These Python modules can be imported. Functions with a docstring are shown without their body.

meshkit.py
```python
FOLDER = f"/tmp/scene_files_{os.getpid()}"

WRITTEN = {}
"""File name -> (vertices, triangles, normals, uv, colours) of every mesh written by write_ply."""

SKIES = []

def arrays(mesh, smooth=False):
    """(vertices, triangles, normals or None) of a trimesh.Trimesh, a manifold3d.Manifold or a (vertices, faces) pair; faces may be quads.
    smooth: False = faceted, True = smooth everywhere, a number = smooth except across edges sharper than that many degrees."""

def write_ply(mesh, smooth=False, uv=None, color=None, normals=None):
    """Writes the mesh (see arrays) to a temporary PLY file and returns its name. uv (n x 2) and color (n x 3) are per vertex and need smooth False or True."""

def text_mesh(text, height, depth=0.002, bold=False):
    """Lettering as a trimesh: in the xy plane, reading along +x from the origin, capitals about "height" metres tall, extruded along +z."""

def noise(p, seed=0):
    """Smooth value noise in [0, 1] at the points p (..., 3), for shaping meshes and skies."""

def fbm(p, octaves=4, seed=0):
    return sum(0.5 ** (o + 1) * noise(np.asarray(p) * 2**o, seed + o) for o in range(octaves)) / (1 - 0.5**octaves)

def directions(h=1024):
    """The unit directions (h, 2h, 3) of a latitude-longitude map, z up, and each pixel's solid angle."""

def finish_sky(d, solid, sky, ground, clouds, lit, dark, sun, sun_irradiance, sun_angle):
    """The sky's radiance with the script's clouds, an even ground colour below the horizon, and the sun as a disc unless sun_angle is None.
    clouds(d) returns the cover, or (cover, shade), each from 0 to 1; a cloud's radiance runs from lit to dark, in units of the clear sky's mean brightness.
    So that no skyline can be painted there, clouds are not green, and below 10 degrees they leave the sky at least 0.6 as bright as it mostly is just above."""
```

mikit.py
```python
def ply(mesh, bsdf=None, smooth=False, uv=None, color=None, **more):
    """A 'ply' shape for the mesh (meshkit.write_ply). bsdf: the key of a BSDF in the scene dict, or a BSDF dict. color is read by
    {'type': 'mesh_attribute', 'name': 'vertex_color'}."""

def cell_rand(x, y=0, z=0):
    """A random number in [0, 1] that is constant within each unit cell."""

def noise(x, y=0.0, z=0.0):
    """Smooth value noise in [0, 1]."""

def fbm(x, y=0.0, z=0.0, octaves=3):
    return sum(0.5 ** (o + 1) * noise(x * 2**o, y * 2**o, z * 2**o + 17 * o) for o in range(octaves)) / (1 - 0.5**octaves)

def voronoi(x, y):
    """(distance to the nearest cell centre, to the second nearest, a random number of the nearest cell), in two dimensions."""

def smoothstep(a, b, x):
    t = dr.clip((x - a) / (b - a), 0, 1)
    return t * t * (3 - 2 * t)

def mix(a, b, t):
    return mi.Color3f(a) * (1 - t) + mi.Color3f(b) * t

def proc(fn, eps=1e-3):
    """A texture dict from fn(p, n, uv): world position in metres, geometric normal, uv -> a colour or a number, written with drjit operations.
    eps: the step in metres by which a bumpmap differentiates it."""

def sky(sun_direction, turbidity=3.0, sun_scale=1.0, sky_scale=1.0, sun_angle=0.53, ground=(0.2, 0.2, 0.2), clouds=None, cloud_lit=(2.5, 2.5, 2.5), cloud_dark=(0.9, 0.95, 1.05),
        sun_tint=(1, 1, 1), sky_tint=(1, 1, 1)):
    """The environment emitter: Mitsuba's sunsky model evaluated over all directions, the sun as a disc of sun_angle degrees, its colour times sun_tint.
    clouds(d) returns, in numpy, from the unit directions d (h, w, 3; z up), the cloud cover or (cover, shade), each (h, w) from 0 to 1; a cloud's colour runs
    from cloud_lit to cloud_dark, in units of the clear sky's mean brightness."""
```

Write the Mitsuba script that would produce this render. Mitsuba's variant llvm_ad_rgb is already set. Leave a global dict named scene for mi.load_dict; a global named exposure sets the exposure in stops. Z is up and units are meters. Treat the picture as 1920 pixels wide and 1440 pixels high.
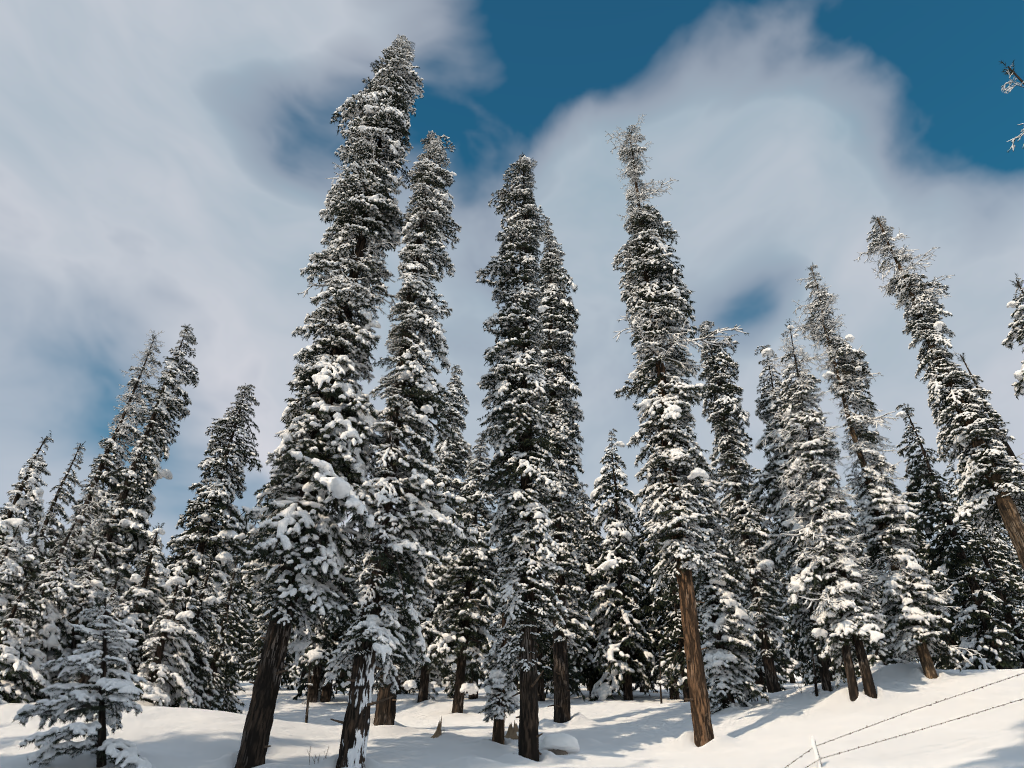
import math
import numpy as np, trimesh, mitsuba as mi, drjit as dr, mikit, meshkit
from mikit import proc, noise, fbm, smoothstep, mix
T = mi.ScalarTransform4f
scene, labels = {}, {}

# ---------------------------------------------------------------- camera, sky, exposure
FOCAL = 1400.0 / 1920.0                      # focal length in picture widths
_n = math.sqrt(25 ** 2 + 1790 ** 2 + 1400 ** 2)
_sp = 1400 / _n; _cp = math.sqrt(1 - _sp * _sp)          # the camera looks up at the trees
_sr = 25 / _n / _cp; _cr = math.sqrt(1 - _sr * _sr)
FWD = np.array([0, _cp, _sp]); _u0 = np.array([0, -_sp, _cp])
UP = -_sr * np.array([1., 0, 0]) + _cr * _u0
EYE = np.array([0, 0, 1.6])
scene['camera'] = {'type': 'perspective', 'fov': math.degrees(2 * math.atan(0.5 / FOCAL)), 'fov_axis': 'x', 'near_clip': 0.1, 'far_clip': 2000.0,
                   'to_world': T().look_at(origin=EYE.tolist(), target=(EYE + FWD).tolist(), up=UP.tolist())}
exposure = 1.08

def azel(az, el):
    a, e = math.radians(az), math.radians(el)
    return np.array([math.sin(a) * math.cos(e), math.cos(a) * math.cos(e), math.sin(e)])

def smooth(x, a, b):
    t = np.clip((x - a) / (b - a), 0, 1)
    return t * t * (3 - 2 * t)

def clouds(d):
    """One broad bank of soft cloud over the forest, with clear gaps; broken cloud elsewhere."""
    w = (meshkit.fbm(d * 2.3, 4, 5)[..., None] - .5) * np.array([1, 1, .6]) + (meshkit.fbm(d * 2.3 + 31.7, 4, 9)[..., None] - .5) * np.array([1, -1, .6])
    q = d + .26 * w
    q = q / np.linalg.norm(q, axis=-1, keepdims=True)
    cover = .78 + .9 * (meshkit.fbm(q * 2.6, 5, 21) - .5)
    rough = .45 + 1.1 * meshkit.fbm(d * 7 + 2.2 * w, 4, 61)
    for az, el, size, amount in GAPS:
        c = azel(az, el)
        cover = cover - amount * rough * np.exp(-((1 - q @ c) / (1 - math.cos(math.radians(size)))) ** 1.0)
    fine = meshkit.fbm(w * 3.5 + d * np.array([9, 9, 15]), 7, 3) - .5
    fine = fine + .35 * (.5 - np.abs(2 * meshkit.fbm(w * 5 + d * 16, 5, 77) - 1))
    c = np.clip(cover + .8 * fine, 0, 1)
    c = np.clip(.03 + c, 0, 1) ** 1.2
    shade = np.clip(.45 + 1.9 * (meshkit.fbm(q * 2.2 + 8.1, 4, 40) - .5) + .5 * fine, 0, 1)
    return .97 * c, shade * smooth(c, .25, .9)
# clear gaps (amount > 0) and thick banks (amount < 0): azimuth, elevation, size in degrees, amount
GAPS = [(-23.0, 53.8, 4.6, .78), (-28, 52.5, 4.5, .4), (-16, 56.5, 5, .55), (-10.7, 58.5, 4.5, .75), (-4, 54, 4.5, .25), (-2, 65, 6, .60), (10, 66, 7, .75), (20, 66, 6, .5), (34, 63, 8, .68), (50, 56, 9, .95), (50, 46, 6.5, .85), (72, 44, 14, .6),
        (25, 40.5, 2.4, .75), (21.5, 40, 2.6, .6), (-5, 47, 3, .4), (-38, 29, 4.5, .5), (-33, 25, 4.5, .5), (-27, 22, 5, .4),
        (16, 55.5, 8, -.5), (30, 51, 7, -.45), (-42, 52, 12, -.5), (-24, 62, 6, -.35), (-26, 45, 8, -.3), (33, 40, 8, -.3), (5, 48, 6, -.25)]
SUN = np.array([-.57, -.63, .53])
scene['sky'] = mikit.sky(SUN.tolist(), turbidity=2.5, sun_scale=1.05, sky_scale=0.8, ground=(.55, .58, .62), clouds=clouds, cloud_lit=(3.55, 3.5, 3.75), cloud_dark=(1.6, 2.2, 2.65),
                         sun_tint=(.91, .94, 1.03), sky_tint=(.20, 1.50, 1.52))

# ---------------------------------------------------------------- materials
def snow_colour(p, n, uv):
    k = fbm(p.x * 1.3, p.y * 1.3, p.z * 1.3, 3)
    return mix((.66, .675, .70), (.735, .74, .75), k)
def snow_bump(p, n, uv):
    return .6 * fbm(p.x * 9, p.y * 9, p.z * 9, 3) + .15 * noise(p.x * 60, p.y * 60, p.z * 60)
scene['snow'] = {'type': 'principled', 'base_color': {'type': 'rgb', 'value': [.90, .90, .90]}, 'roughness': .75, 'specular': .25}
def ground_bump(p, n, uv):
    drift = fbm(p.x * 1.1 + .4 * p.y, p.y * .35, 0, 4)
    return .05 * drift + .022 * fbm(p.x * 6, p.y * 6, 1, 3) + .008 * fbm(p.x * 30, p.y * 30, 2, 2)
scene['snow_ground'] = {'type': 'bumpmap', 'arbitrary': {**proc(ground_bump, eps=.01)}, 'scale': 1.0,
                        'bsdf': {'type': 'principled', 'base_color': proc(snow_colour), 'roughness': .7, 'specular': .3}}
scene['needles'] = {'type': 'twosided', 'bsdf': {'type': 'principled', 'base_color': {'type': 'mesh_attribute', 'name': 'vertex_color'}, 'roughness': .6, 'specular': .25}}
def bark_pattern(uv):
    a, b = noise(uv.x * 38 + 2 * noise(uv.x * 6, uv.y * 1.6), uv.y * 7), noise(uv.x * 85, uv.y * 22)
    plate = smoothstep(.30, .62, noise(uv.x * 17 + 1.5 * noise(uv.x * 9, uv.y * 3), uv.y * 3.2 + 2 * noise(uv.x * 11, uv.y * 2)))
    return (.60 * a + .34 * b) * (.55 + .55 * plate)
def bark_tone(low, high, pale):
    def colour(p, n, uv):
        c = mix(low, high, smoothstep(.25, .85, bark_pattern(uv)))
        fleck = smoothstep(.60, .72, noise(uv.x * 60, uv.y * 9)) * smoothstep(.45, .7, fbm(p.x * 3, p.y * 3, p.z * 1.5, 3))
        return mix(c, pale, .75 * fleck)
    return colour
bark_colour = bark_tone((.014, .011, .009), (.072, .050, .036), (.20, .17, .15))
bark_warm = bark_tone((.032, .021, .014), (.19, .112, .066), (.30, .21, .15))  # copy for sunlit trunks: the orange sunlight is put into the bark colour
bark_tan = bark_tone((.06, .042, .028), (.25, .165, .10), (.34, .26, .19))  # paler copy for the fully lit right-hand trunks, sunlight painted into the tone
def bark_bump(p, n, uv):
    return .03 * bark_pattern(uv)
def bark_snow(p, n, uv):
    """wind-blown snow stuck to the bark, thickest close to the ground on one side"""
    side = dr.clip(.75 * n.x - .66 * n.y - .15, 0, 1)
    low = 1 - smoothstep(.35, 1.7, uv.y + .5 * fbm(p.x * 3, p.y * 3, p.z * 2, 2))
    k = .60 * fbm(p.x * 9, p.y * 9, p.z * 3.5, 4) + .32 * (1 - bark_pattern(uv))
    return smoothstep(.60, .66, k + .26 * low * side + .05 * side)
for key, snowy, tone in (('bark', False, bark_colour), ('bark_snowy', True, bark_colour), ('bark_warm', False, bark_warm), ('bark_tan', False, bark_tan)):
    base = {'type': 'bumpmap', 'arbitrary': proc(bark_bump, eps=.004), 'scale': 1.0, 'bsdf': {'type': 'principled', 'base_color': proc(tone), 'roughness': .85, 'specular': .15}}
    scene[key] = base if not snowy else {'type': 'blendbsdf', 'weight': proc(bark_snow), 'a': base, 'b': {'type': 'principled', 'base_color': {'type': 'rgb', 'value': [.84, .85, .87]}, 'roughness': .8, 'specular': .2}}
scene['dead_wood'] = {'type': 'principled', 'base_color': proc(lambda p, n, uv: mix((.05, .037, .028), (.17, .12, .085), fbm(p.x * 14, p.y * 14, p.z * 9, 3))), 'roughness': .85, 'specular': .15}
scene['pale_wood'] = {'type': 'principled', 'base_color': proc(lambda p, n, uv: mix((.16, .115, .08), (.36, .26, .17), fbm(p.x * 22, p.y * 22, p.z * 9, 3))), 'roughness': .85, 'specular': .15}
scene['wire_metal'] = {'type': 'principled', 'base_color': proc(lambda p, n, uv: mix((.07, .05, .04), (.16, .12, .10), noise(p.x * 30, p.y * 30, p.z * 30))), 'roughness': .6, 'metallic': .5}
scene['rock'] = {'type': 'principled', 'base_color': proc(lambda p, n, uv: mix((.07, .06, .05), (.26, .21, .17), fbm(p.x * 9, p.y * 9, p.z * 9, 4))), 'roughness': .9, 'specular': .2}

# ---------------------------------------------------------------- ground
# --- terrain begin
WELLS = [(-3.54, 11.39, 0.2), (-2.11, 11.17, 0.2), (0.36, 13.12, 0.18), (3.46, 14.11, 0.18), (1.34, 19.3, 0.22), (5.23, 18.54, 0.17), (7.95, 23.17, 0.2), (9.31, 12.39, 0.22), (9.36, 16.87, 0.13), (7.45, 18.06, 0.11), (7.25, 15.5, 0.12), (-2.41, 15.61, 0.22), (-2.89, 26.63, 0.18), (-1.49, 23.43, 0.18), (-0.16, 14.56, 0.13), (-8.97, 20.09, 0.21), (-10.06, 15.52, 0.15), (-7.93, 15.94, 0.15), (-7.08, 15.45, 0.14), (-7.11, 18.69, 0.15), (-9.62, 16.96, 0.15), (-7.11, 16.75, 0.15), (-9.86, 14.46, 0.14), (-8.25, 15.09, 0.14), (8.66, 6.78, 0.17)]
HUMPS = [(-0.48, 11.99, 0.12, 0.38), (1.32, 14.92, 0.16, 0.42), (3.22, 14.38, 0.13, 0.34), (0.25, 15.83, 0.15, 0.3), (3.78, 13.95, 0.08, 0.45), (-1.1, 15.07, 0.1, 0.25), (1.72, 19.21, 0.15, 0.5), (-2.65, 15.81, 0.18, 0.5), (9.17, 17.78, 0.35, 0.8), (7.12, 15.99, 0.25, 0.6), (-5.09, 11.26, 0.12, 0.5), (-6.17, 11.48, 0.18, 0.5), (-2.28, 11.42, 0.12, 0.5)]
def ground(x, y):
    x, y = np.asarray(x, float), np.asarray(y, float)
    r = np.sqrt(x * x + y * y)
    z = .325 * np.maximum(y, -6) + .06 * np.maximum(y + 6, 0) * 0
    k = np.clip((x - 2) / 9, 0, 1); k = k * k * (3 - 2 * k)
    z = z + 1.45 * k * np.exp(-((y - 18.5) / np.where(y > 18.5, 6.0, 9.0)) ** 2)
    for cx, cy, h, w in HUMPS:
        z = z + h * np.exp(-(((x - cx) ** 2 + (y - cy) ** 2) / (w * w)) ** 1.3)
    e = np.where(x < -7, np.abs(x + 7) / 9.0, np.abs(x + 7) / 3.6)
    z = z + np.exp(-e ** 2.5) * (.55 * np.exp(-((y - 14.8) / 2.6) ** 2) - .9 * np.exp(-((y - 21.5) / 3.6) ** 2))
    for cx, cy, w in WELLS:
        d = np.sqrt((x - cx) ** 2 + (y - cy) ** 2) / w
        z = z + .13 * np.exp(-((d - 1.9) / .75) ** 2) * (.6 + .4 * np.sin(2 * np.arctan2(y - cy, x - cx) + cx)) - .10 * np.exp(-(d / 1.1) ** 2)
    p = np.stack([x, y, 0 * x], -1)
    z = z + .55 * (meshkit.fbm(p * .17 + 3.3, 3, 11) - .5) * np.clip((r - 4) / 10, 0, 1)
    z = z + .16 * (meshkit.fbm(p * .75 + 9.3, 3, 12) - .5)
    z = z + .05 * (meshkit.fbm(p * np.array([2.6, 1.9, 1]) + 1.7, 3, 13) - .5) + .035 * np.clip(meshkit.noise(p * 3.4 + 5, 14) - .72, 0, 1) * 4 * np.clip((meshkit.noise(p * .4, 15) - .35) * 3, 0, 1)
    return z
# --- terrain end
def grid_mesh(xs, ys):
    gx, gy = np.meshgrid(xs, ys, indexing='ij')
    v = np.stack([gx, gy, ground(gx, gy)], -1).reshape(-1, 3)
    i, j = np.meshgrid(np.arange(len(xs) - 1), np.arange(len(ys) - 1), indexing='ij')
    a = i * len(ys) + j
    f = np.stack([a, a + len(ys), a + len(ys) + 1, a + 1], -1).reshape(-1, 4)
    return v, np.vstack([f[:, [0, 1, 2]], f[:, [0, 2, 3]]])
def spaced(lo, a, b, hi, step, grow=1.12):
    mid = list(np.arange(a, b + 1e-6, step)); up, dn = [b], [a]
    s = step
    while up[-1] < hi: s *= grow; up.append(up[-1] + s)
    s = step
    while dn[-1] > lo: s *= grow; dn.append(dn[-1] - s)
    return np.array(dn[:0:-1] + mid + up[1:])
v, f = grid_mesh(spaced(-420, -11, 14, 420, .085), spaced(-200, 8, 26, 420, .085))
scene['ground'] = mikit.ply((v, f), 'snow_ground', smooth=True)
labels['ground'] = {'label': 'snow covered hillside rising towards the trees', 'category': 'ground', 'kind': 'structure'}

# ---------------------------------------------------------------- mesh helpers
def surface_nets(F, origin, cell):
    """Mesh of the level set F = 0 (inside negative) of a grid of samples."""
    nx, ny, nz = F.shape
    s = F < 0
    corners = [(i, j, k) for i in (0, 1) for j in (0, 1) for k in (0, 1)]
    cnt = sum(s[i:nx - 1 + i, j:ny - 1 + j, k:nz - 1 + k].astype(np.int8) for i, j, k in corners)
    act = (cnt > 0) & (cnt < 8)
    idx = -np.ones(act.shape, int); ci = np.argwhere(act); idx[act] = np.arange(len(ci))
    acc, n = np.zeros((len(ci), 3)), np.zeros(len(ci))
    for a in corners:
        for ax in range(3):
            if a[ax]: continue
            b = list(a); b[ax] = 1
            fa, fb = F[tuple((ci + a).T)], F[tuple((ci + b).T)]
            m = (fa < 0) != (fb < 0)
            t = np.where(m, fa / np.where(m, fa - fb, 1), 0)
            p = np.array(a, float) + np.zeros((len(ci), 3)); p[:, ax] += t
            acc[m] += p[m]; n[m] += 1
    V = origin + (ci + acc / n[:, None]) * cell
    faces = []
    for ax in range(3):
        o1, o2 = (ax + 1) % 3, (ax + 2) % 3
        lo, hi = [slice(None)] * 3, [slice(None)] * 3
        lo[ax], hi[ax] = slice(0, -1), slice(1, None)
        e = np.argwhere(s[tuple(lo)] != s[tuple(hi)])
        e = e[(e[:, o1] > 0) & (e[:, o2] > 0) & (e[:, o1] < F.shape[o1] - 1) & (e[:, o2] < F.shape[o2] - 1)]
        if not len(e): continue
        d1, d2 = np.zeros(3, int), np.zeros(3, int); d1[o1] = 1; d2[o2] = 1
        q = np.stack([idx[tuple((e - d1 - d2).T)], idx[tuple((e - d2).T)], idx[tuple(e.T)], idx[tuple((e - d1).T)]], 1)
        inside = s[tuple(e.T)]
        q[~inside] = q[~inside][:, ::-1]
        faces.append(q)
    q = np.vstack(faces)
    return V, np.vstack([q[:, [0, 1, 2]], q[:, [0, 2, 3]]])

def capsules_sdf(segs, rad, flat, cell, pad, blend=.03, bump=0.0, seed=0, bumpfreq=9):
    """Smooth union of capsules (n x 2 x 3), squashed by flat in z, sampled on a grid."""
    S = np.asarray(segs, float); rad = np.asarray(rad, float)
    lo, hi = S.min((0, 1)) - rad.max() - pad, S.max((0, 1)) + rad.max() + pad
    n = np.ceil((hi - lo) / cell).astype(int) + 1
    ax = [lo[k] + cell * np.arange(n[k]) for k in range(3)]
    F = np.full(n, 9.0)
    E = np.zeros(n)
    for (a, b), r in zip(S, rad):
        R = r * 1.2 + pad + 2 * cell
        i0 = np.maximum(np.floor((np.minimum(a, b) - R - lo) / cell).astype(int), 0)
        i1 = np.minimum(np.ceil((np.maximum(a, b) + R - lo) / cell).astype(int) + 1, n)
        sl = tuple(slice(i0[k], i1[k]) for k in range(3))
        P = np.stack(np.meshgrid(*[ax[k][sl[k]] for k in range(3)], indexing='ij'), -1)
        W = np.array([1, 1, 1 / flat])
        ab = (b - a) * W; ap = (P - a) * W
        t = np.clip((ap @ ab) / max(ab @ ab, 1e-9), 0, 1)
        d = np.linalg.norm(ap - t[..., None] * ab, axis=-1) - r * (1 - .35 * t)
        F[sl] = np.minimum(F[sl], d)
        E[sl] += np.exp(-np.clip(d / blend, -30, 30))
    F = np.where(E > 0, -blend * np.log(np.maximum(E, 1e-12)), 9.0)
    if bump:
        P = np.stack(np.meshgrid(*ax, indexing='ij'), -1)
        F = F + bump * (2 * meshkit.fbm(P * bumpfreq, 2, seed) - 1)
    return F, lo

def tube(points, radii, sides=5, caps=True):
    p = np.asarray(points, float)
    t = np.gradient(p, axis=0); t /= np.linalg.norm(t, axis=1, keepdims=True) + 1e-12
    a = np.cross(t, np.where(np.abs(t[:, 2:]) < .9, [0, 0, 1.], [1., 0, 0])); a /= np.linalg.norm(a, axis=1, keepdims=True) + 1e-12
    b, ang = np.cross(t, a), np.arange(sides) * 2 * np.pi / sides
    v = p[:, None] + np.broadcast_to(radii, (len(p),))[:, None, None] * (np.cos(ang)[None, :, None] * a[:, None] + np.sin(ang)[None, :, None] * b[:, None])
    i, j = np.meshgrid(np.arange(len(p) - 1), np.arange(sides), indexing='ij')
    q = np.stack([i * sides + j, i * sides + (j + 1) % sides, (i + 1) * sides + (j + 1) % sides, (i + 1) * sides + j], -1).reshape(-1, 4)
    if not caps: return v.reshape(-1, 3), np.vstack([q[:, [0, 1, 2]], q[:, [0, 2, 3]]])
    cap = len(p) * sides
    v = np.vstack([v.reshape(-1, 3), p[:1], p[-1:]])
    k = np.arange(sides)
    caps = np.vstack([np.stack([k * 0 + cap, (k + 1) % sides, k], 1), np.stack([k * 0 + cap + 1, k + (len(p) - 1) * sides, (k + 1) % sides + (len(p) - 1) * sides], 1)])
    return v, np.vstack([q[:, [0, 1, 2]], q[:, [0, 2, 3]], caps])

class Soup:
    def __init__(self): self.v, self.f, self.c, self.n = [], [], [], 0
    def add(self, v, f, c):
        self.v.append(v); self.f.append(np.asarray(f) + self.n); self.c.append(np.broadcast_to(c, (len(v), 3))); self.n += len(v)
    def get(self): return np.vstack(self.v), np.vstack(self.f), np.vstack(self.c)

GREENS = np.array([[.015, .025, .016], [.024, .034, .016], [.010, .018, .013], [.036, .042, .017]])
WOOD = np.array([.048, .037, .030])

# ---------------------------------------------------------------- boughs: needles and the snow they carry
def bough_skeleton(rng, droop, width, pairs, lift=.15, secondary=3):
    """Axis along +x, one metre long, with side twigs in a flattened hanging spray. Returns (axis points, [segments (a, b, level)])."""
    s = np.linspace(0, 1, 7)
    side = rng.normal(0, .06) * s ** 2
    ax = np.stack([s * (1 - .22 * droop * s), side, lift * s - droop * s ** 1.7 + .10 * s ** 4], 1)
    at = lambda u: np.array([np.interp(u, s, ax[:, k]) for k in range(3)])
    segs = [(ax[i], ax[i + 1], 0) for i in range(6)]
    for k in range(pairs):
        for sg in (-1, 1):
            u = .12 + .86 * (k + rng.uniform(-.3, .3)) / pairs
            u = min(max(u, .08), .97)
            L = width * (.55 + .45 * math.sin(math.pi * min(u * 1.15 + .12, 1))) * rng.uniform(.7, 1.15) * (1.15 - .55 * u)
            ang = rng.uniform(.75, 1.15)
            fw = at(min(u + .05, 1)) - at(u - .05); fw /= np.linalg.norm(fw)
            lat = np.array([0, sg, 0.])
            d = math.cos(ang) * fw + math.sin(ang) * lat + np.array([0, 0, rng.normal(-.05, .12)])
            d /= np.linalg.norm(d)
            a = at(u); m = a + d * L * .55; b = m + (d + np.array([.1, 0, -.25 - .5 * rng.random() * (droop + .2)])) * L * .45
            segs += [(a, m, 1), (m, b, 1)]
            for q in range(secondary):
                w = rng.uniform(.2, .9); s2 = 1 if q % 2 else -1
                o = a + (b - a) * w if w > .55 else a + (m - a) * w / .55
                d2 = .75 * d + .7 * s2 * np.cross(d, [0, 0, 1.]) + np.array([0, 0, rng.normal(-.18, .15)])
                d2 /= np.linalg.norm(d2)
                segs.append((o, o + d2 * L * rng.uniform(.25, .45), 2))
    return ax, segs

def needle_brush(soup, rng, a, b, density, length, blade):
    d = b - a; L = np.linalg.norm(d); d = d / max(L, 1e-9)
    n = max(4, int(L * density))
    t = rng.random(n) ** .75
    e1 = np.cross(d, [0, 0, 1.]); e1 /= np.linalg.norm(e1) + 1e-9; e2 = np.cross(e1, d)
    ang = rng.uniform(0, 2 * np.pi, n)
    rad = np.cos(ang)[:, None] * e1 * 1.15 + (np.sin(ang) * .6 - .5)[:, None] * e2
    base = a + t[:, None] * (b - a)
    tip = base + (rad * rng.uniform(.6, 1.1, n)[:, None] + d * rng.uniform(.35, .9, n)[:, None]) * length
    w = np.cross(tip - base, rng.normal(size=(n, 3))); w /= np.linalg.norm(w, axis=1, keepdims=True) + 1e-9
    w *= blade / 2
    v = np.stack([base - w, base + w, tip], 1).reshape(-1, 3)
    c = GREENS[rng.integers(0, 4, n)] * rng.uniform(.6, 1.35, n)[:, None]
    soup.add(v, np.arange(3 * n).reshape(-1, 3), np.repeat(c, 3, 0))

BOUGHS = {}
def group(name, mesh, bsdf, smooth, color=None):
    scene[name] = {'type': 'shapegroup', 'piece': mikit.ply(mesh, bsdf, smooth=smooth, **({'color': color} if color is not None else {}))}

def make_bough(kind, i, seed, droop, width, pairs, secondary, density, needle, blade, snow_r, cover, cell, lumps=0, flat=.8, frost=.020, skip=.2, fine=True):
    rng = np.random.default_rng(seed)
    ax, segs = bough_skeleton(rng, droop, width, pairs, secondary=secondary)
    soup = Soup()
    v, f = tube(ax, np.linspace(.022, .006, len(ax)), 4); soup.add(v, f, WOOD)
    for a, b, lv in segs:
        if lv == 0 and a[0] < .25: continue
        needle_brush(soup, rng, a, b, density * (.6 if lv == 0 else 1), needle, blade)
    v, f, c = soup.get()
    group(f'needles_{kind}_{i}', (v, f), 'needles', False, c)
    S, R = [], []
    ph = rng.random(3) * 50
    ks = np.array([meshkit.noise((a + b) * 2.2 + ph) * .5 + .5 * rng.random() for a, b, lv in segs])
    lim = np.quantile(ks, cover)
    for (a, b, lv), k in zip(segs, ks):
        if lv == 0 and a[0] < .12 or k > lim: continue
        u = rng.uniform(.0, .15), rng.uniform(.75, 1.02)
        up = np.array([.35, 0, .8]) * snow_r
        S.append((a + (b - a) * u[0] + up, a + (b - a) * u[1] + up * .8)); R.append(snow_r * rng.uniform(.75, 1.25) * (1.15 if lv == 0 else 1.0 if lv == 1 else .85))
    for q in range(lumps):
        u = rng.uniform(.35, .95); p = np.array([np.interp(u, np.linspace(0, 1, 7), ax[:, k]) for k in range(3)])
        p = p + [0, rng.normal(0, .12) * width * 2, snow_r * 1.1]
        S.append((p, p + [.09 * rng.random(), .06 * rng.normal(), -.02])); R.append(snow_r * rng.uniform(1.6, 2.5))
    F, lo = capsules_sdf(S, R, flat, cell, 2.5 * cell, blend=snow_r * .35, bump=snow_r * .7, seed=seed, bumpfreq=.45 / snow_r)
    cap = Soup(); v, f = surface_nets(F, lo, cell); cap.add(v, f, (1, 1, 1))
    for a, b, lv in segs:                              # a line of snow along each twig
        if lv == 0 and a[0] < .3 or rng.random() < skip: continue
        u0, u1 = rng.uniform(.15, .5), rng.uniform(.85, 1.1)
        n = 4 if fine else 3
        p = a + (b - a) * np.linspace(u0, u1, n)[:, None] + np.array([.3, 0, .8]) * frost * .9 + rng.normal(0, frost * .22, (n, 3))
        v, f = tube(p, frost * np.array([.55, 1.15, 1.0, .4] if fine else [.6, 1.15, .5]) * rng.uniform(.75, 1.25, n), 5 if fine else 4, caps=fine); cap.add(v, f, (1, 1, 1))
    v, f, _ = cap.get()
    group(f'snowload_{kind}_{i}', (v, f), 'snow', True)
    BOUGHS.setdefault(kind, []).append((i, len(f), soup.n // 3))

def make_bare(kind, i, seed, droop, twigs, snow_r, wood=.012):
    """A bough that has lost its needles: curved twigs, each with a line of snow along its top."""
    rng = np.random.default_rng(seed)
    soup, snow = Soup(), Soup()
    def branch(a, d, L, r, level):
        n = 6 if level == 0 else 5
        p = [np.array(a)]; d = d / np.linalg.norm(d)
        for k in range(n - 1):
            d = d + rng.normal(0, .16, 3) + np.array([0, 0, (-droop if k < n // 2 else droop * .9) * .34]); d /= np.linalg.norm(d)
            p.append(p[-1] + d * L / (n - 1))
        p = np.array(p)
        v, f = tube(p, np.linspace(r, r * .35, n), 4); soup.add(v, f, WOOD * rng.uniform(.7, 1.2))
        sr = snow_r * (1 if level == 0 else .8)
        w = np.sin(np.linspace(.35, 2.9, n)) * sr * rng.uniform(.7, 1.2, n)
        v, f = tube(p + np.array([0, 0, 1.]) * (r + w * .55)[:, None], w, 5); snow.add(v, f, (1, 1, 1))
        if rng.random() < .8:
            needle_brush(soup, rng, p[-3], p[-1], 60, .048, .013)
        if level < 2:
            for q in range(twigs if level == 0 else max(2, twigs // 3)):
                k = rng.integers(1, n - 1) if level else rng.integers(1, n)
                s = rng.choice([-1, 1])
                dd = p[k] - p[k - 1]; dd /= np.linalg.norm(dd)
                branch(p[k] - dd * rng.random() * L / n, dd * .75 + s * np.cross(dd, [0, 0, 1.]) * rng.uniform(.4, 1.0) + [0, 0, rng.normal(-.15, .25)], L * rng.uniform(.28, .5), r * .6, level + 1)
    branch([0, 0, 0], np.array([1, 0, .15 - .3 * droop]), 1.05, wood, 0)
    v, f, c = soup.get(); group(f'needles_{kind}_{i}', (v, f), 'needles', False, c)
    v, f, c = snow.get(); group(f'snowload_{kind}_{i}', (v, f), 'snow', True)
    BOUGHS.setdefault(kind, []).append((i, len(f), soup.n // 3))

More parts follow.
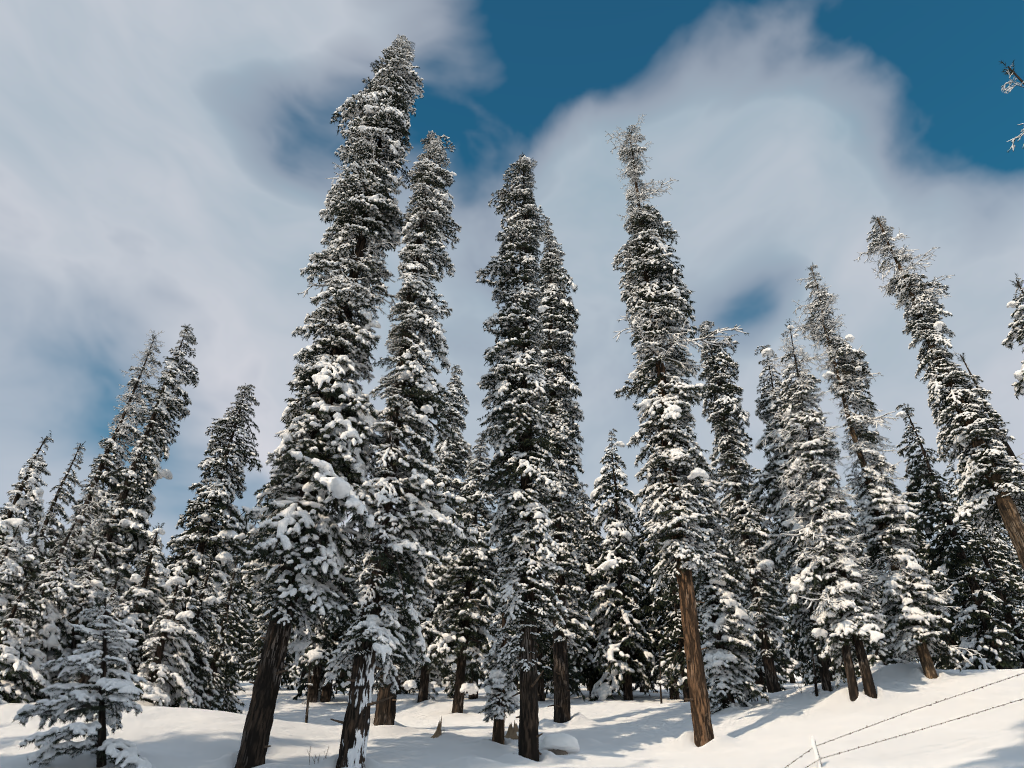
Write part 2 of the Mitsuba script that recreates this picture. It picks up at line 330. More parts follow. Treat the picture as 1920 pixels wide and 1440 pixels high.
for i in range(7): make_bough('full', i, 100 + i, [.45, .65, .85, 1.05, 1.2, .75, .95][i], .44, 6, 3, 105, .054, .018, .034, .22, .030, lumps=[0, 1, 0, 1, 0, 0, 1][i], frost=.027, skip=.36)
for i in range(4): make_bough('laden', i, 200 + i, [.6, .85, 1.05, 1.2][i], .44, 6, 3, 95, .052, .017, .040, .48, .034, lumps=1 + i % 2, frost=.029, skip=.2)
for i in range(4): make_bough('dark', i, 300 + i, [.5, .7, .9, 1.1][i], .46, 6, 3, 110, .056, .018, .030, .12, .032, frost=.022, skip=.6)
for i in range(6): make_bough('far', i, 400 + i, [.5, .7, .85, 1.0, 1.15, .75][i], .48, 5, 2, 78, .070, .027, .044, .32, .052, lumps=i % 2, frost=.036, skip=.38, fine=False)
for i in range(4): make_bough('far_laden', i, 500 + i, [.6, .8, 1.0, 1.15][i], .48, 5, 2, 72, .070, .027, .050, .62, .056, lumps=1 + i % 2, frost=.038, skip=.2, fine=False)
for i in range(4): make_bough('far_dark', i, 600 + i, [.5, .7, .9, 1.1][i], .48, 5, 2, 84, .072, .028, .036, .14, .050, frost=.028, skip=.6, fine=False)
for i in range(4): make_bough('deep', i, 900 + i, [.6, .8, 1.0, 1.15][i], .56, 4, 1, 60, .10, .050, .056, .34, .092, lumps=i % 2, frost=.036, skip=.30, fine=False)
for i in range(3): make_bough('deep_laden', i, 920 + i, [.7, .9, 1.1][i], .56, 4, 1, 56, .10, .050, .064, .60, .092, lumps=2, frost=.040, skip=.1, fine=False)
for i in range(3): make_bough('deep_dark', i, 940 + i, [.6, .8, 1.05][i], .56, 4, 1, 68, .105, .052, .050, .16, .088, frost=.030, skip=.55, fine=False)
for i in range(5): make_bare('bare', i, 700 + i, [.2, .5, .8, 1.0, .3][i], 9, .019)
for i in range(5): make_bough('fir', i, 800 + i, [.25, .35, .45, .6, .4][i], .40, 5, 3, 210, .046, .010, .038, .78, .018, lumps=0, flat=.95, frost=.024, skip=.15)

# ---------------------------------------------------------------- trees
def trunk_mesh(line, radii, fine, seed, flare=.22):
    """A tapered trunk along the points, with ridged bark where it is seen close to, and its uv (metres round, metres up)."""
    rng = np.random.default_rng(seed)
    line, radii = np.asarray(line, float), np.asarray(radii, float)
    s = np.concatenate([[0], np.cumsum(np.linalg.norm(np.diff(line, axis=0), axis=1))])
    H = s[-1]
    sides = 72 if fine else 14
    hs = np.concatenate([np.arange(0, min(7.5, H * .6), .035), np.arange(min(7.5, H * .6), H, .12)]) if fine else np.arange(0, H, .5)
    hs = np.append(hs, H)
    C = np.stack([np.interp(hs, s, line[:, k]) for k in range(3)], 1)
    r = np.interp(hs, s, radii)
    r0 = radii[0]
    th = np.linspace(0, 2 * np.pi, sides + 1)
    ring = np.stack([np.cos(th), np.sin(th)], 1)
    hh, tt = np.meshgrid(hs, th, indexing='ij')
    R = np.repeat(r[:, None], sides + 1, 1)
    lobes = 1 + flare * np.exp(-hh / .35) * (.75 + .35 * np.sin(3 * tt + seed) + .2 * np.sin(5 * tt + 2 * seed))
    R = R * lobes
    if fine:
        q = np.stack([np.cos(tt) * r0 * 26, np.sin(tt) * r0 * 26, hh * 3.6], -1)
        wob = meshkit.noise(np.stack([np.cos(tt) * 2, np.sin(tt) * 2, hh * 1.3], -1), seed)
        k = meshkit.noise(q + wob[..., None] * 2.0, seed + 3)
        R = R + np.clip(np.abs(k - .5) * 2, 0, .7) * .030 - .010 + .03 * (wob - .5)
    V = C[:, None, :] + np.concatenate([R[..., None] * ring[None], np.zeros(R.shape + (1,))], -1)
    uv = np.stack([tt * r0, hh], -1).reshape(-1, 2)
    n0, n1 = len(hs), sides + 1
    i, j = np.meshgrid(np.arange(n0 - 1), np.arange(sides), indexing='ij')
    a = i * n1 + j
    f = np.stack([a, a + 1, a + n1 + 1, a + n1], -1).reshape(-1, 4)
    return (V.reshape(-1, 3), np.vstack([f[:, [0, 1, 2]], f[:, [0, 2, 3]]])), uv

def blob(rng, size, seed):
    """A large lump of snow draped over a bough: overlapping humps that hang down in front, about 2 x size across."""
    S, R = [], []
    for q in range(6):
        a = rng.uniform(0, 6.28); d = rng.uniform(.1, .62)
        p = np.array([d * math.cos(a), .8 * d * math.sin(a), -.9 * d * d + rng.normal(0, .06)])
        S.append((p, p + np.array([.35 * math.cos(a), .3 * math.sin(a), -.22 - .25 * rng.random()]))); R.append(rng.uniform(.24, .42))
    F, lo = capsules_sdf(S, R, .58, .085, .2, blend=.12, bump=.13, seed=seed, bumpfreq=2.6)
    v, f = surface_nets(F, lo, .085)
    return v * size, f

def place(p, az, scale, pitch, roll=0):
    c, s = math.cos(az), math.sin(az)
    Rz = np.array([[c, -s, 0], [s, c, 0], [0, 0, 1.]])
    c, s = math.cos(pitch), math.sin(pitch)
    Ry = np.array([[c, 0, s], [0, 1, 0], [-s, 0, c]])
    c, s = math.cos(roll), math.sin(roll)
    Rx = np.array([[1, 0, 0], [0, c, -s], [0, s, c]])
    M = np.eye(4); M[:3, :3] = Rz @ Ry @ Rx * scale; M[:3, 3] = p
    return T(M)

def conifer(name, label, base, top, r0, profile, style, lod, seed, crown_group=None, bark='bark', bend=0.0, clumps=(), bareness=(), thin=1.0, fine=False):
    """profile: rows (height fraction, reach on the left, reach on the right) from the crown's foot to its tip; style: weights of the bough kinds.
    bareness: (from, to) height fractions where the boughs are bare; clumps: (x, y, z, size) of large lumps of snow."""
    rng = np.random.default_rng(seed)
    base, top = np.array(base, float), np.array(top, float)
    H = top[2] - base[2]
    view = np.arctan2(base[0], base[1])
    right = np.array([math.cos(view), -math.sin(view)])
    foot = base - (top - base) / H * .5
    ts = np.linspace(0, 1, 12)
    line = foot + (top - foot) * ts[:, None] + np.stack([bend * np.sin(ts * np.pi) * right[0], bend * np.sin(ts * np.pi) * right[1], 0 * ts], 1)
    line[1:-1, :2] += rng.normal(0, .012 * math.sqrt(H), (10, 2)) * ts[1:-1, None]
    radii = r0 * (1 - ts) ** 1.05 + .012
    m, uv = trunk_mesh(line, radii, fine, seed)
    scene[f'{name}__trunk'] = mikit.ply(m, bark, smooth=True, uv=uv)
    labels[name] = {'label': label, 'category': 'tree'}
    if crown_group: labels[name]['group'] = crown_group
    prof = np.array(sorted(profile))
    t = prof[0, 0] + .42 * (prof[0, 1] + prof[0, 2]) / 2 / H
    az = rng.uniform(0, 6.28)
    kinds, w = list(style), np.array([style[x] for x in style], float); w /= w.sum()
    items, inner = [], []
    while t < 1:
        rl, rr = np.interp(t, prof[:, 0], prof[:, 1]), np.interp(t, prof[:, 0], prof[:, 2])
        rm = max((rl + rr) / 2, .12)
        az += 2.39996 + rng.normal(0, .35)
        d = np.array([math.cos(az), math.sin(az)])
        cs = d @ right
        r = (rr if cs > 0 else rl) * abs(cs) + rm * (1 - abs(cs))
        tier = float(meshkit.noise(np.array([t * H / (.55 + .35 * rm), 1.1 * d[0], 1.1 * d[1]]) + seed * 3.7, seed))
        r *= .62 + .68 * tier
        p = np.array([np.interp(t, np.linspace(0, 1, 12), line[:, q]) for q in range(3)])
        tt = (p[2] - base[2]) / H
        reach = max(1.0 * r, .11) * rng.choice([.60, .78, .92, 1.02, 1.16], p=[.12, .20, .30, .25, .13])
        kind = kinds[rng.choice(len(kinds), p=w)]
        if any(a <= t <= b for a, b in bareness) and rng.random() < .55: kind = 'bare'
        items.append((p, az, reach, kind, t))
        if tier < .22 and rng.random() < .5: items.pop()
        step = (.024 + .024 * rm) * (1, 1.45, 2.8)[lod] * thin * (1.25 if kind == 'bare' else 1)
        t += step / H * rng.uniform(.6, 1.4)
        if reach < .25: t += .02 / H
        if kind != 'bare' and rng.random() < (.35, .25, .10)[lod]: inner.append((p + [0, 0, rng.normal(0, .1)], az + rng.uniform(1, 5), reach * rng.uniform(.4, .6), 'dark', t))
    named = len(items) if lod < 2 else 0
    if named > 290:
        order = np.sort(rng.permutation(len(items))[:290]); keep = set(order.tolist())
        inner += [x for q, x in enumerate(items) if q not in keep]; items = [items[q] for q in order]
    for q, (p, az, reach, kind, t) in enumerate(items + inner):
        if lod and kind in ('full', 'laden', 'dark'): kind = {'full': ('far', 'deep'), 'laden': ('far_laden', 'deep_laden'), 'dark': ('far_dark', 'deep_dark')}[kind][lod - 1]
        i = BOUGHS[kind][rng.integers(len(BOUGHS[kind]))][0]
        tipness = max(0, (t - .9) / .1)
        M = place(p + [0, 0, .10 * reach], az, reach / .86, rng.normal(.02, .12) - .35 * tipness, rng.normal(0, .12))
        inside = q >= len(items)
        piece = f'{name}__crown__{q:03d}' if not named else f'{name}__crown__inner_foliage__{q:03d}' if inside else f'{name}__crown__bough_{q:03d}'
        scene[piece] = {'type': 'instance', 'to_world': M, 'g': {'type': 'ref', 'id': f'needles_{kind}_{i}'}}
        if inside and rng.random() < .7: continue
        scene[f'{name}__snow__{q:03d}' if inside or not named else f'{name}__snow__load_{q:03d}'] = {'type': 'instance', 'to_world': M, 'g': {'type': 'ref', 'id': f'snowload_{kind}_{i}'}}
    if named: labels[f'{name}__crown__inner_foliage'] = {'kind': 'stuff'}
    if lod == 2: labels[f'{name}__snow'] = {'kind': 'stuff'}
    for q in range(9 if fine else 0):
        h = rng.uniform(.12, .95) * prof[0, 0] * H + .4; u = h / H
        a, L = rng.uniform(0, 6.28), rng.choice([.07, .12, .2, .45], p=[.4, .3, .2, .1])
        c = np.array([np.interp(u, ts, line[:, k]) for k in range(3)]); rr = np.interp(u, ts, radii)
        d = np.array([math.cos(a), math.sin(a), rng.uniform(-.3, .25)])
        pts = c + d * np.linspace(rr * .7, rr + L, 5)[:, None] + np.array([0, 0, 1.]) * (rng.normal(0, .1) * np.linspace(0, 1, 5) ** 2 * L)[:, None]
        v, f = tube(pts, np.linspace(.022, .010, 5), 7)
        scene[f'{name}__branch_stub' + (f'_{q:03d}' if q else '')] = mikit.ply((v, f), 'dead_wood', smooth=True)
    # the leader shoot
    soup = Soup(); tip = line[-1]
    for q in range(7):
        a = rng.uniform(0, 6.28); b = tip + np.array([.10 * math.cos(a), .10 * math.sin(a), rng.uniform(-.12, .12)])
        needle_brush(soup, rng, tip - [0, 0, .25], b, 90, .05, .014)
    v, f, c = soup.get()
    scene[f'{name}__leader'] = mikit.ply((v, f), 'needles', color=c)
    for q, (x, y, z, size) in enumerate(clumps):
        v, f = blob(rng, size, seed * 13 + q)
        scene[f'{name}__snow_clump' + (f'_{q:03d}' if q else '')] = mikit.ply((v + [x, y, z], f), 'snow', smooth=True)

# --- trees begin
TREES = [
    {'name': 'fir_tree', 'label': 'tallest fir of all, its dark leaning trunk bare near the ground', 'base': (-3.54, 11.39, 3.73), 'top': (-3.44, 11.42, 23.54), 'r0': 0.175, 'profile': [(0.9875, np.float64(0.3), np.float64(0.35)), (0.9223, np.float64(0.69), np.float64(0.68)), (0.8521, np.float64(1.1), np.float64(0.82)), (0.7744, np.float64(1.13), np.float64(0.89)), (0.6692, np.float64(0.88), np.float64(0.95)), (0.5689, np.float64(1.05), np.float64(0.86)), (0.5238, np.float64(0.94), np.float64(1.06)), (0.4561, np.float64(0.97), np.float64(1.03)), (0.396, np.float64(0.94), np.float64(1.11)), (0.3534, np.float64(1.0), np.float64(1.18)), (0.2882, np.float64(0.83), np.float64(1.29)), (0.2581, np.float64(1.02), np.float64(1.36)), (0.2306, np.float64(0.98), np.float64(1.37)), (0.1805, np.float64(0.84), np.float64(1.35)), (0.1504, np.float64(0.56), np.float64(1.29)), (0.1228, 0.06, np.float64(1.27))], 'style': {'full': 0.6, 'laden': 0.25, 'dark': 0.15}, 'lod': 0, 'clumps': [(-3.16, 10.96, 8.01, np.float64(0.32)), (-2.81, 11.14, 11.79, np.float64(0.18)), (-3.18, 11.01, 10.77, np.float64(0.22))], 'bareness': [(0.654, 0.719), (0.469, 0.546)], 'fine': True},
    {'name': 'fir_tree_001', 'label': 'second tall fir beside the tallest, its lower trunk plastered with snow', 'base': (-2.11, 11.17, 3.71), 'top': (-2.1, 11.17, 18.2), 'r0': 0.17, 'profile': [(0.9799, np.float64(0.25), np.float64(0.37)), (0.8972, np.float64(0.38), np.float64(0.69)), (0.7619, np.float64(0.51), np.float64(0.85)), (0.6767, np.float64(0.43), np.float64(0.76)), (0.5689, np.float64(0.33), np.float64(0.92)), (0.4737, np.float64(0.26), np.float64(1.11)), (0.386, np.float64(0.28), np.float64(1.08)), (0.3108, np.float64(0.35), np.float64(1.06)), (0.2406, np.float64(0.26), np.float64(1.0)), (0.1779, np.float64(0.22), np.float64(0.98)), (0.1429, np.float64(0.42), np.float64(0.82)), (0.1203, np.float64(0.43), np.float64(0.44))], 'style': {'full': 0.6, 'laden': 0.25, 'dark': 0.15}, 'lod': 0, 'clumps': [(-2.02, 11.04, 17.88, np.float64(0.13)), (-1.51, 11.05, 16.65, np.float64(0.11)), (-2.01, 10.9, 5.68, np.float64(0.15)), (-1.57, 10.99, 6.83, np.float64(0.18)), (-1.99, 10.88, 10.32, np.float64(0.19)), (-1.54, 10.96, 9.59, np.float64(0.16)), (-1.62, 10.96, 10.92, np.float64(0.1))], 'bark': 'bark_snowy', 'fine': True},
    {'name': 'fir_tree_002', 'label': 'tall narrow fir with a white snow cap on its tip and a black trunk', 'base': (0.36, 13.12, 4.22), 'top': (0.25, 13.12, 20.31), 'r0': 0.155, 'profile': [(0.985, np.float64(0.25), np.float64(0.28)), (0.9198, np.float64(0.79), np.float64(0.35)), (0.8421, np.float64(0.91), np.float64(0.42)), (0.7343, np.float64(0.92), np.float64(0.31)), (0.5965, np.float64(1.08), np.float64(0.35)), (0.4937, np.float64(1.13), np.float64(0.53)), (0.4035, np.float64(1.08), np.float64(0.67)), (0.3208, np.float64(0.98), np.float64(0.73)), (0.2481, np.float64(0.75), np.float64(0.69)), (0.193, np.float64(0.48), np.float64(0.6)), (0.1429, np.float64(0.47), np.float64(0.19)), (0.1128, np.float64(0.61), np.float64(0.09))], 'style': {'full': 0.7, 'dark': 0.3}, 'lod': 0, 'clumps': [(0.28, 13.0, 20.03, np.float64(0.21)), (0.44, 12.76, 8.65, np.float64(0.17)), (0.29, 12.8, 7.99, np.float64(0.3)), (0.71, 12.79, 13.94, np.float64(0.13))], 'fine': True},
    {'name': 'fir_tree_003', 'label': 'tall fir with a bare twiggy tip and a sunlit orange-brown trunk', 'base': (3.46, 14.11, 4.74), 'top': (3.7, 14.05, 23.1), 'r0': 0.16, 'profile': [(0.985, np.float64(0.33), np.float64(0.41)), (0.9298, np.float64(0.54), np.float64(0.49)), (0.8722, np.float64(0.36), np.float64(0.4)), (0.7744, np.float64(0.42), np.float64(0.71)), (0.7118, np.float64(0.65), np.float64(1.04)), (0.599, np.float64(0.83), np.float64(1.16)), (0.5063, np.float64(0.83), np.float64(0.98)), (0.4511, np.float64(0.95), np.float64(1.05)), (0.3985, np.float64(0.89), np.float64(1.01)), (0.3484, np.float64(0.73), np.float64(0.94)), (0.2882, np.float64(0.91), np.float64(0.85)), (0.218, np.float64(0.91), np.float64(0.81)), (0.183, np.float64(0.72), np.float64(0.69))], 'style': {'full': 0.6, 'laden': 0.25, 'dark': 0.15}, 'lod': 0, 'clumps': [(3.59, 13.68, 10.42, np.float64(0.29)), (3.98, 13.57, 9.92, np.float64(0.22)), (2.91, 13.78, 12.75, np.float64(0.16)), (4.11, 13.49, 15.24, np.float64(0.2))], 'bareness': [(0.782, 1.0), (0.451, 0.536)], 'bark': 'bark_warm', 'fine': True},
    {'name': 'fir_tree_004', 'label': 'slim fir half hidden behind the right side of the snow capped fir', 'base': (1.34, 19.3, 6.36), 'top': (1.32, 19.3, 24.57), 'r0': 0.19, 'profile': [(0.9749, np.float64(0.3), np.float64(0.3)), (0.8747, np.float64(0.48), np.float64(0.87)), (0.7845, np.float64(0.6), np.float64(1.08)), (0.594, np.float64(0.64), np.float64(1.06)), (0.4762, np.float64(0.68), np.float64(1.13)), (0.3684, np.float64(0.72), np.float64(0.84)), (0.2732, np.float64(0.43), np.float64(1.02)), (0.1855, np.float64(0.15), np.float64(0.99)), (0.1153, 0.06, np.float64(0.98))], 'style': {'full': 0.6, 'laden': 0.25, 'dark': 0.15}, 'lod': 1, 'clumps': [(1.39, 18.99, 10.69, np.float64(0.25))], 'fine': True},
    {'name': 'fir_tree_005', 'label': 'fir with long white drooping boughs sweeping down right beside the sunlit trunk', 'base': (5.23, 18.54, 6.43), 'top': (5.26, 18.53, 14.55), 'r0': 0.15, 'profile': [(0.9298, np.float64(0.23), np.float64(0.32)), (0.7719, np.float64(0.61), np.float64(0.82)), (0.5639, np.float64(0.66), np.float64(0.98)), (0.3759, np.float64(0.43), np.float64(0.95)), (0.2055, np.float64(0.55), np.float64(0.97)), (0.0175, np.float64(0.69), np.float64(0.66))], 'style': {'full': 0.45, 'laden': 0.55}, 'lod': 1, 'clumps': [(5.29, 18.19, 9.55, np.float64(0.29)), (5.38, 18.15, 8.49, np.float64(0.25)), (4.84, 18.31, 7.37, np.float64(0.25))]},
    {'name': 'fir_tree_006', 'label': 'fir whose dark pointed crown rises right of the sunlit trunked fir', 'base': (7.95, 23.17, 8.08), 'top': (8.15, 23.11, 23.03), 'r0': 0.17, 'profile': [(0.9749, np.float64(0.38), np.float64(0.39)), (0.8571, np.float64(0.66), np.float64(1.0)), (0.7494, np.float64(0.66), np.float64(1.24)), (0.5689, np.float64(0.72), np.float64(0.84)), (0.4236, np.float64(0.77), np.float64(0.86)), (0.2882, np.float64(0.57), np.float64(1.17)), (0.1679, np.float64(0.67), np.float64(0.99)), (0.0827, np.float64(0.74), np.float64(0.65))], 'style': {'full': 0.7, 'dark': 0.3}, 'lod': 1, 'clumps': [(8.27, 22.65, 12.08, np.float64(0.33)), (7.7, 22.87, 10.47, np.float64(0.27)), (8.09, 22.94, 22.73, np.float64(0.17))]},
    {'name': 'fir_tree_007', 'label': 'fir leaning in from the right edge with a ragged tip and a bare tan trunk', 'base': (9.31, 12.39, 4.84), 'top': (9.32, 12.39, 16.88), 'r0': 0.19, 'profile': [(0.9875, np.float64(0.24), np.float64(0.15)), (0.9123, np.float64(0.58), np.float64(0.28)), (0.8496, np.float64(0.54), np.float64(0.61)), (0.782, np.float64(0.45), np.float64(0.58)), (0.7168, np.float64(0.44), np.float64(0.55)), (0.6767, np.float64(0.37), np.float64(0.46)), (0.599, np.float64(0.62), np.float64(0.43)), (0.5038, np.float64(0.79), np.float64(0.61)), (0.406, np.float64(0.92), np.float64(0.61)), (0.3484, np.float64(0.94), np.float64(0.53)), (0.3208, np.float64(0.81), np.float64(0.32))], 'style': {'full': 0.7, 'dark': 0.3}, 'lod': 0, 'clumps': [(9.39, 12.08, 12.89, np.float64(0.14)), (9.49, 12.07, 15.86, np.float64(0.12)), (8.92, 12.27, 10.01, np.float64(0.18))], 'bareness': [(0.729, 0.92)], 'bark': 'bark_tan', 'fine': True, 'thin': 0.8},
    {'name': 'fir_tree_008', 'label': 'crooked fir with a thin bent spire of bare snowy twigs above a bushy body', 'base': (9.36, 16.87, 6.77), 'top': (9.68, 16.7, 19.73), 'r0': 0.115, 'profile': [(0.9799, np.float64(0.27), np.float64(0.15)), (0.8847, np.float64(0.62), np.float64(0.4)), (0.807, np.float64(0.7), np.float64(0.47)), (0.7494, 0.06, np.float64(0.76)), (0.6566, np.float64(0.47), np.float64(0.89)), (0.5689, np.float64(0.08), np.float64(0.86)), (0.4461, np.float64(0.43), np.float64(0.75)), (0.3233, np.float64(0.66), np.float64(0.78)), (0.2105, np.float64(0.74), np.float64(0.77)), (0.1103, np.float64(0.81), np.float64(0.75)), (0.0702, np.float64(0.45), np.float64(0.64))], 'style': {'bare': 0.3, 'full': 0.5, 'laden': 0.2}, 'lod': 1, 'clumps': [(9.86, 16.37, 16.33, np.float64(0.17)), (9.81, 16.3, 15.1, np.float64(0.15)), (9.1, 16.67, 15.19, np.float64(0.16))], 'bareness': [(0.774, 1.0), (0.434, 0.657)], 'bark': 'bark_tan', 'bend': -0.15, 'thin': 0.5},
    {'name': 'fir_tree_009', 'label': 'pale twiggy fir, its boughs stripped to white lines, left of the crooked spire', 'base': (6.92, 15.53, 5.91), 'top': (7.66, 15.2, 15.72), 'r0': 0.085, 'profile': [(0.9724, np.float64(0.23), np.float64(0.18)), (0.8622, np.float64(0.53), np.float64(0.51)), (0.7218, np.float64(0.69), np.float64(0.51)), (0.5764, np.float64(0.84), np.float64(0.63)), (0.4586, np.float64(0.85), np.float64(0.52)), (0.2957, np.float64(0.83), np.float64(0.54)), (0.1754, np.float64(0.89), np.float64(0.68))], 'style': {'bare': 0.45, 'full': 0.4, 'laden': 0.15}, 'lod': 1, 'clumps': [(7.62, 15.11, 15.56, np.float64(0.09)), (7.68, 15.07, 15.21, np.float64(0.08))], 'bareness': [(0.845, 1.0)], 'thin': 0.55},
    {'name': 'fir_tree_010', 'label': 'stubby topped fir wearing a round white cap, left of the pale twiggy fir', 'base': (7.45, 18.06, 6.74), 'top': (8.03, 17.82, 17.14), 'r0': 0.1, 'profile': [(0.9799, np.float64(0.3), np.float64(0.27)), (0.8622, np.float64(0.55), np.float64(0.33)), (0.7118, np.float64(0.73), np.float64(0.55)), (0.5414, np.float64(1.0), np.float64(0.68)), (0.386, np.float64(0.93), np.float64(0.76)), (0.2456, np.float64(0.74), np.float64(0.83)), (0.1454, np.float64(0.5), np.float64(0.87))], 'style': {'full': 0.6, 'laden': 0.25, 'dark': 0.15}, 'lod': 1, 'clumps': [(7.96, 17.71, 16.93, np.float64(0.23))]},
    {'name': 'fir_tree_011', 'label': 'short bright fir heaped with snow in front of the twiggy trees, twin trunks below', 'base': (7.25, 15.5, 5.98), 'top': (7.43, 15.41, 11.4), 'r0': 0.105, 'profile': [(0.9449, np.float64(0.27), np.float64(0.13)), (0.7719, np.float64(0.66), np.float64(0.48)), (0.5288, np.float64(0.86), np.float64(0.56)), (0.3033, np.float64(0.89), np.float64(0.5)), (0.1955, np.float64(0.77), np.float64(0.43))], 'style': {'full': 0.45, 'laden': 0.55}, 'lod': 1, 'clumps': [(7.04, 15.27, 9.26, np.float64(0.2)), (7.27, 15.14, 8.69, np.float64(0.22)), (6.53, 15.51, 7.29, np.float64(0.19))]},
    {'name': 'fir_tree_012', 'label': 'fir with a short thick trunk standing behind the snow plastered trunk', 'base': (-2.41, 15.61, 5.35), 'top': (-2.4, 15.62, 12.9), 'r0': 0.19, 'profile': [(0.9323, np.float64(0.09), np.float64(0.25)), (0.7268, np.float64(0.37), np.float64(0.83)), (0.4536, np.float64(0.58), np.float64(0.79)), (0.2481, np.float64(0.56), np.float64(0.56)), (0.1679, np.float64(0.31), np.float64(0.62))], 'style': {'full': 0.6, 'laden': 0.25, 'dark': 0.15}, 'lod': 1, 'clumps': [(-2.41, 15.37, 7.0, np.float64(0.16)), (-1.94, 15.48, 6.08, np.float64(0.18))], 'fine': True},
    {'name': 'fir_tree_013', 'label': 'fir showing its right side between the two tallest firs and the snow capped fir', 'base': (-2.89, 26.63, 8.65), 'top': (-2.6, 26.66, 23.5), 'r0': 0.16, 'profile': [(0.9624, np.float64(0.2), np.float64(0.41)), (0.8446, np.float64(0.67), np.float64(0.86)), (0.6767, np.float64(0.82), np.float64(1.18)), (0.5038, np.float64(1.02), np.float64(1.18)), (0.2782, np.float64(1.13), np.float64(1.18)), (0.0802, np.float64(1.03), np.float64(1.05))], 'style': {'full': 0.6, 'laden': 0.25, 'dark': 0.15}, 'lod': 1, 'clumps': [(-3.6, 26.16, 19.69, np.float64(0.33))]},
    {'name': 'fir_tree_014', 'label': 'wide pale green fir on a short trunk left of the snow capped fir', 'base': (-1.49, 23.43, 7.45), 'top': (-1.09, 23.46, 17.56), 'r0': 0.16, 'profile': [(0.9574, np.float64(0.23), np.float64(0.33)), (0.797, np.float64(0.89), np.float64(0.97)), (0.5865, np.float64(0.99), np.float64(1.36)), (0.396, np.float64(1.09), np.float64(1.47)), (0.2607, np.float64(1.2), np.float64(1.52)), (0.1779, np.float64(1.08), np.float64(1.05))], 'style': {'full': 0.7, 'dark': 0.3}, 'lod': 1, 'clumps': [(-1.14, 22.98, 8.19, np.float64(0.3)), (-1.66, 22.94, 9.04, np.float64(0.28))]},
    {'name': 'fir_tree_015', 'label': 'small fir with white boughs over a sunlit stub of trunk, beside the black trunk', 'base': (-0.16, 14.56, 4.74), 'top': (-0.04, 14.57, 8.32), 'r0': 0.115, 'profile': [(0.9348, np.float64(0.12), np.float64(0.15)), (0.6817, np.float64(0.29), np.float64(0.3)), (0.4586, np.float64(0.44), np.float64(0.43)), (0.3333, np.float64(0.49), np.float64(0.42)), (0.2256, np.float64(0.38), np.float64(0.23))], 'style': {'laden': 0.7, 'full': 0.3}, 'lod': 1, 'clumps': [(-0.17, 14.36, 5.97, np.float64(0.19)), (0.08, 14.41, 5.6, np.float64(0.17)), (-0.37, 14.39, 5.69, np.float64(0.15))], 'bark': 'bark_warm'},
    {'name': 'fir_tree_016', 'label': 'slim shaded fir in the gap between the two middle firs', 'base': (4.43, 28.66, 9.38), 'top': (4.66, 28.62, 21.3), 'r0': 0.17, 'profile': [(0.9574, np.float64(0.25), np.float64(0.29)), (0.8246, np.float64(0.89), np.float64(0.75)), (0.6466, np.float64(1.33), np.float64(1.08)), (0.4035, np.float64(1.46), np.float64(1.23)), (0.1855, np.float64(1.71), np.float64(1.26)), (0.0802, np.float64(1.72), np.float64(1.17))], 'style': {'full': 0.45, 'laden': 0.55}, 'lod': 2, 'clumps': [(4.9, 28.44, 20.53, np.float64(0.29)), (4.71, 28.05, 15.79, np.float64(0.32))]},
    {'name': 'fir_tree_017', 'label': 'thin dark fir left of the slim shaded fir in the middle gap', 'base': (3.78, 30.77, 10.06), 'top': (3.38, 30.82, 19.09), 'r0': 0.15, 'profile': [(0.9524, np.float64(0.29), np.float64(0.28)), (0.6416, np.float64(0.81), np.float64(0.6)), (0.3734, np.float64(0.9), np.float64(0.78)), (0.1303, np.float64(0.76), np.float64(0.74))], 'style': {'dark': 0.65, 'full': 0.35}, 'lod': 2},
    {'name': 'fir_tree_018', 'label': 'dark fir top peeping out left of the leaning right edge fir', 'base': (13.7, 20.91, 8.07), 'top': (13.73, 20.89, 17.19), 'r0': 0.17, 'profile': [(0.9549, np.float64(0.38), np.float64(0.19)), (0.787, np.float64(1.02), np.float64(0.12)), (0.5689, np.float64(1.45), np.float64(0.28)), (0.3709, np.float64(1.7), np.float64(0.42)), (0.1905, np.float64(1.76), np.float64(0.53)), (0.0476, np.float64(1.77), np.float64(0.43))], 'style': {'full': 0.7, 'dark': 0.3}, 'lod': 2, 'clumps': [(13.5, 20.89, 16.88, np.float64(0.2))]},
    {'name': 'fir_tree_019', 'label': 'fir with a full ragged top, right one of the two standing highest at the left', 'base': (-11.63, 19.84, 5.97), 'top': (-11.62, 19.85, 19.53), 'r0': 0.19, 'profile': [(0.9674, np.float64(0.15), np.float64(0.45)), (0.8747, np.float64(0.2), np.float64(0.93)), (0.807, np.float64(0.11), np.float64(0.93)), (0.7419, 0.06, np.float64(0.95)), (0.6792, 0.06, np.float64(0.9)), (0.604, np.float64(0.06), np.float64(1.11)), (0.5338, np.float64(0.18), np.float64(0.99)), (0.4662, np.float64(0.2), np.float64(1.18)), (0.401, np.float64(0.47), np.float64(1.32)), (0.3058, np.float64(0.49), np.float64(1.72)), (0.2256, np.float64(0.55), np.float64(1.92)), (0.1228, np.float64(0.65), np.float64(2.3))], 'style': {'full': 0.6, 'laden': 0.25, 'dark': 0.15}, 'lod': 1, 'clumps': [(-10.74, 20.06, 13.63, np.float64(0.32)), (-10.94, 19.87, 12.13, np.float64(0.24)), (-11.1, 19.88, 17.18, np.float64(0.2))]},
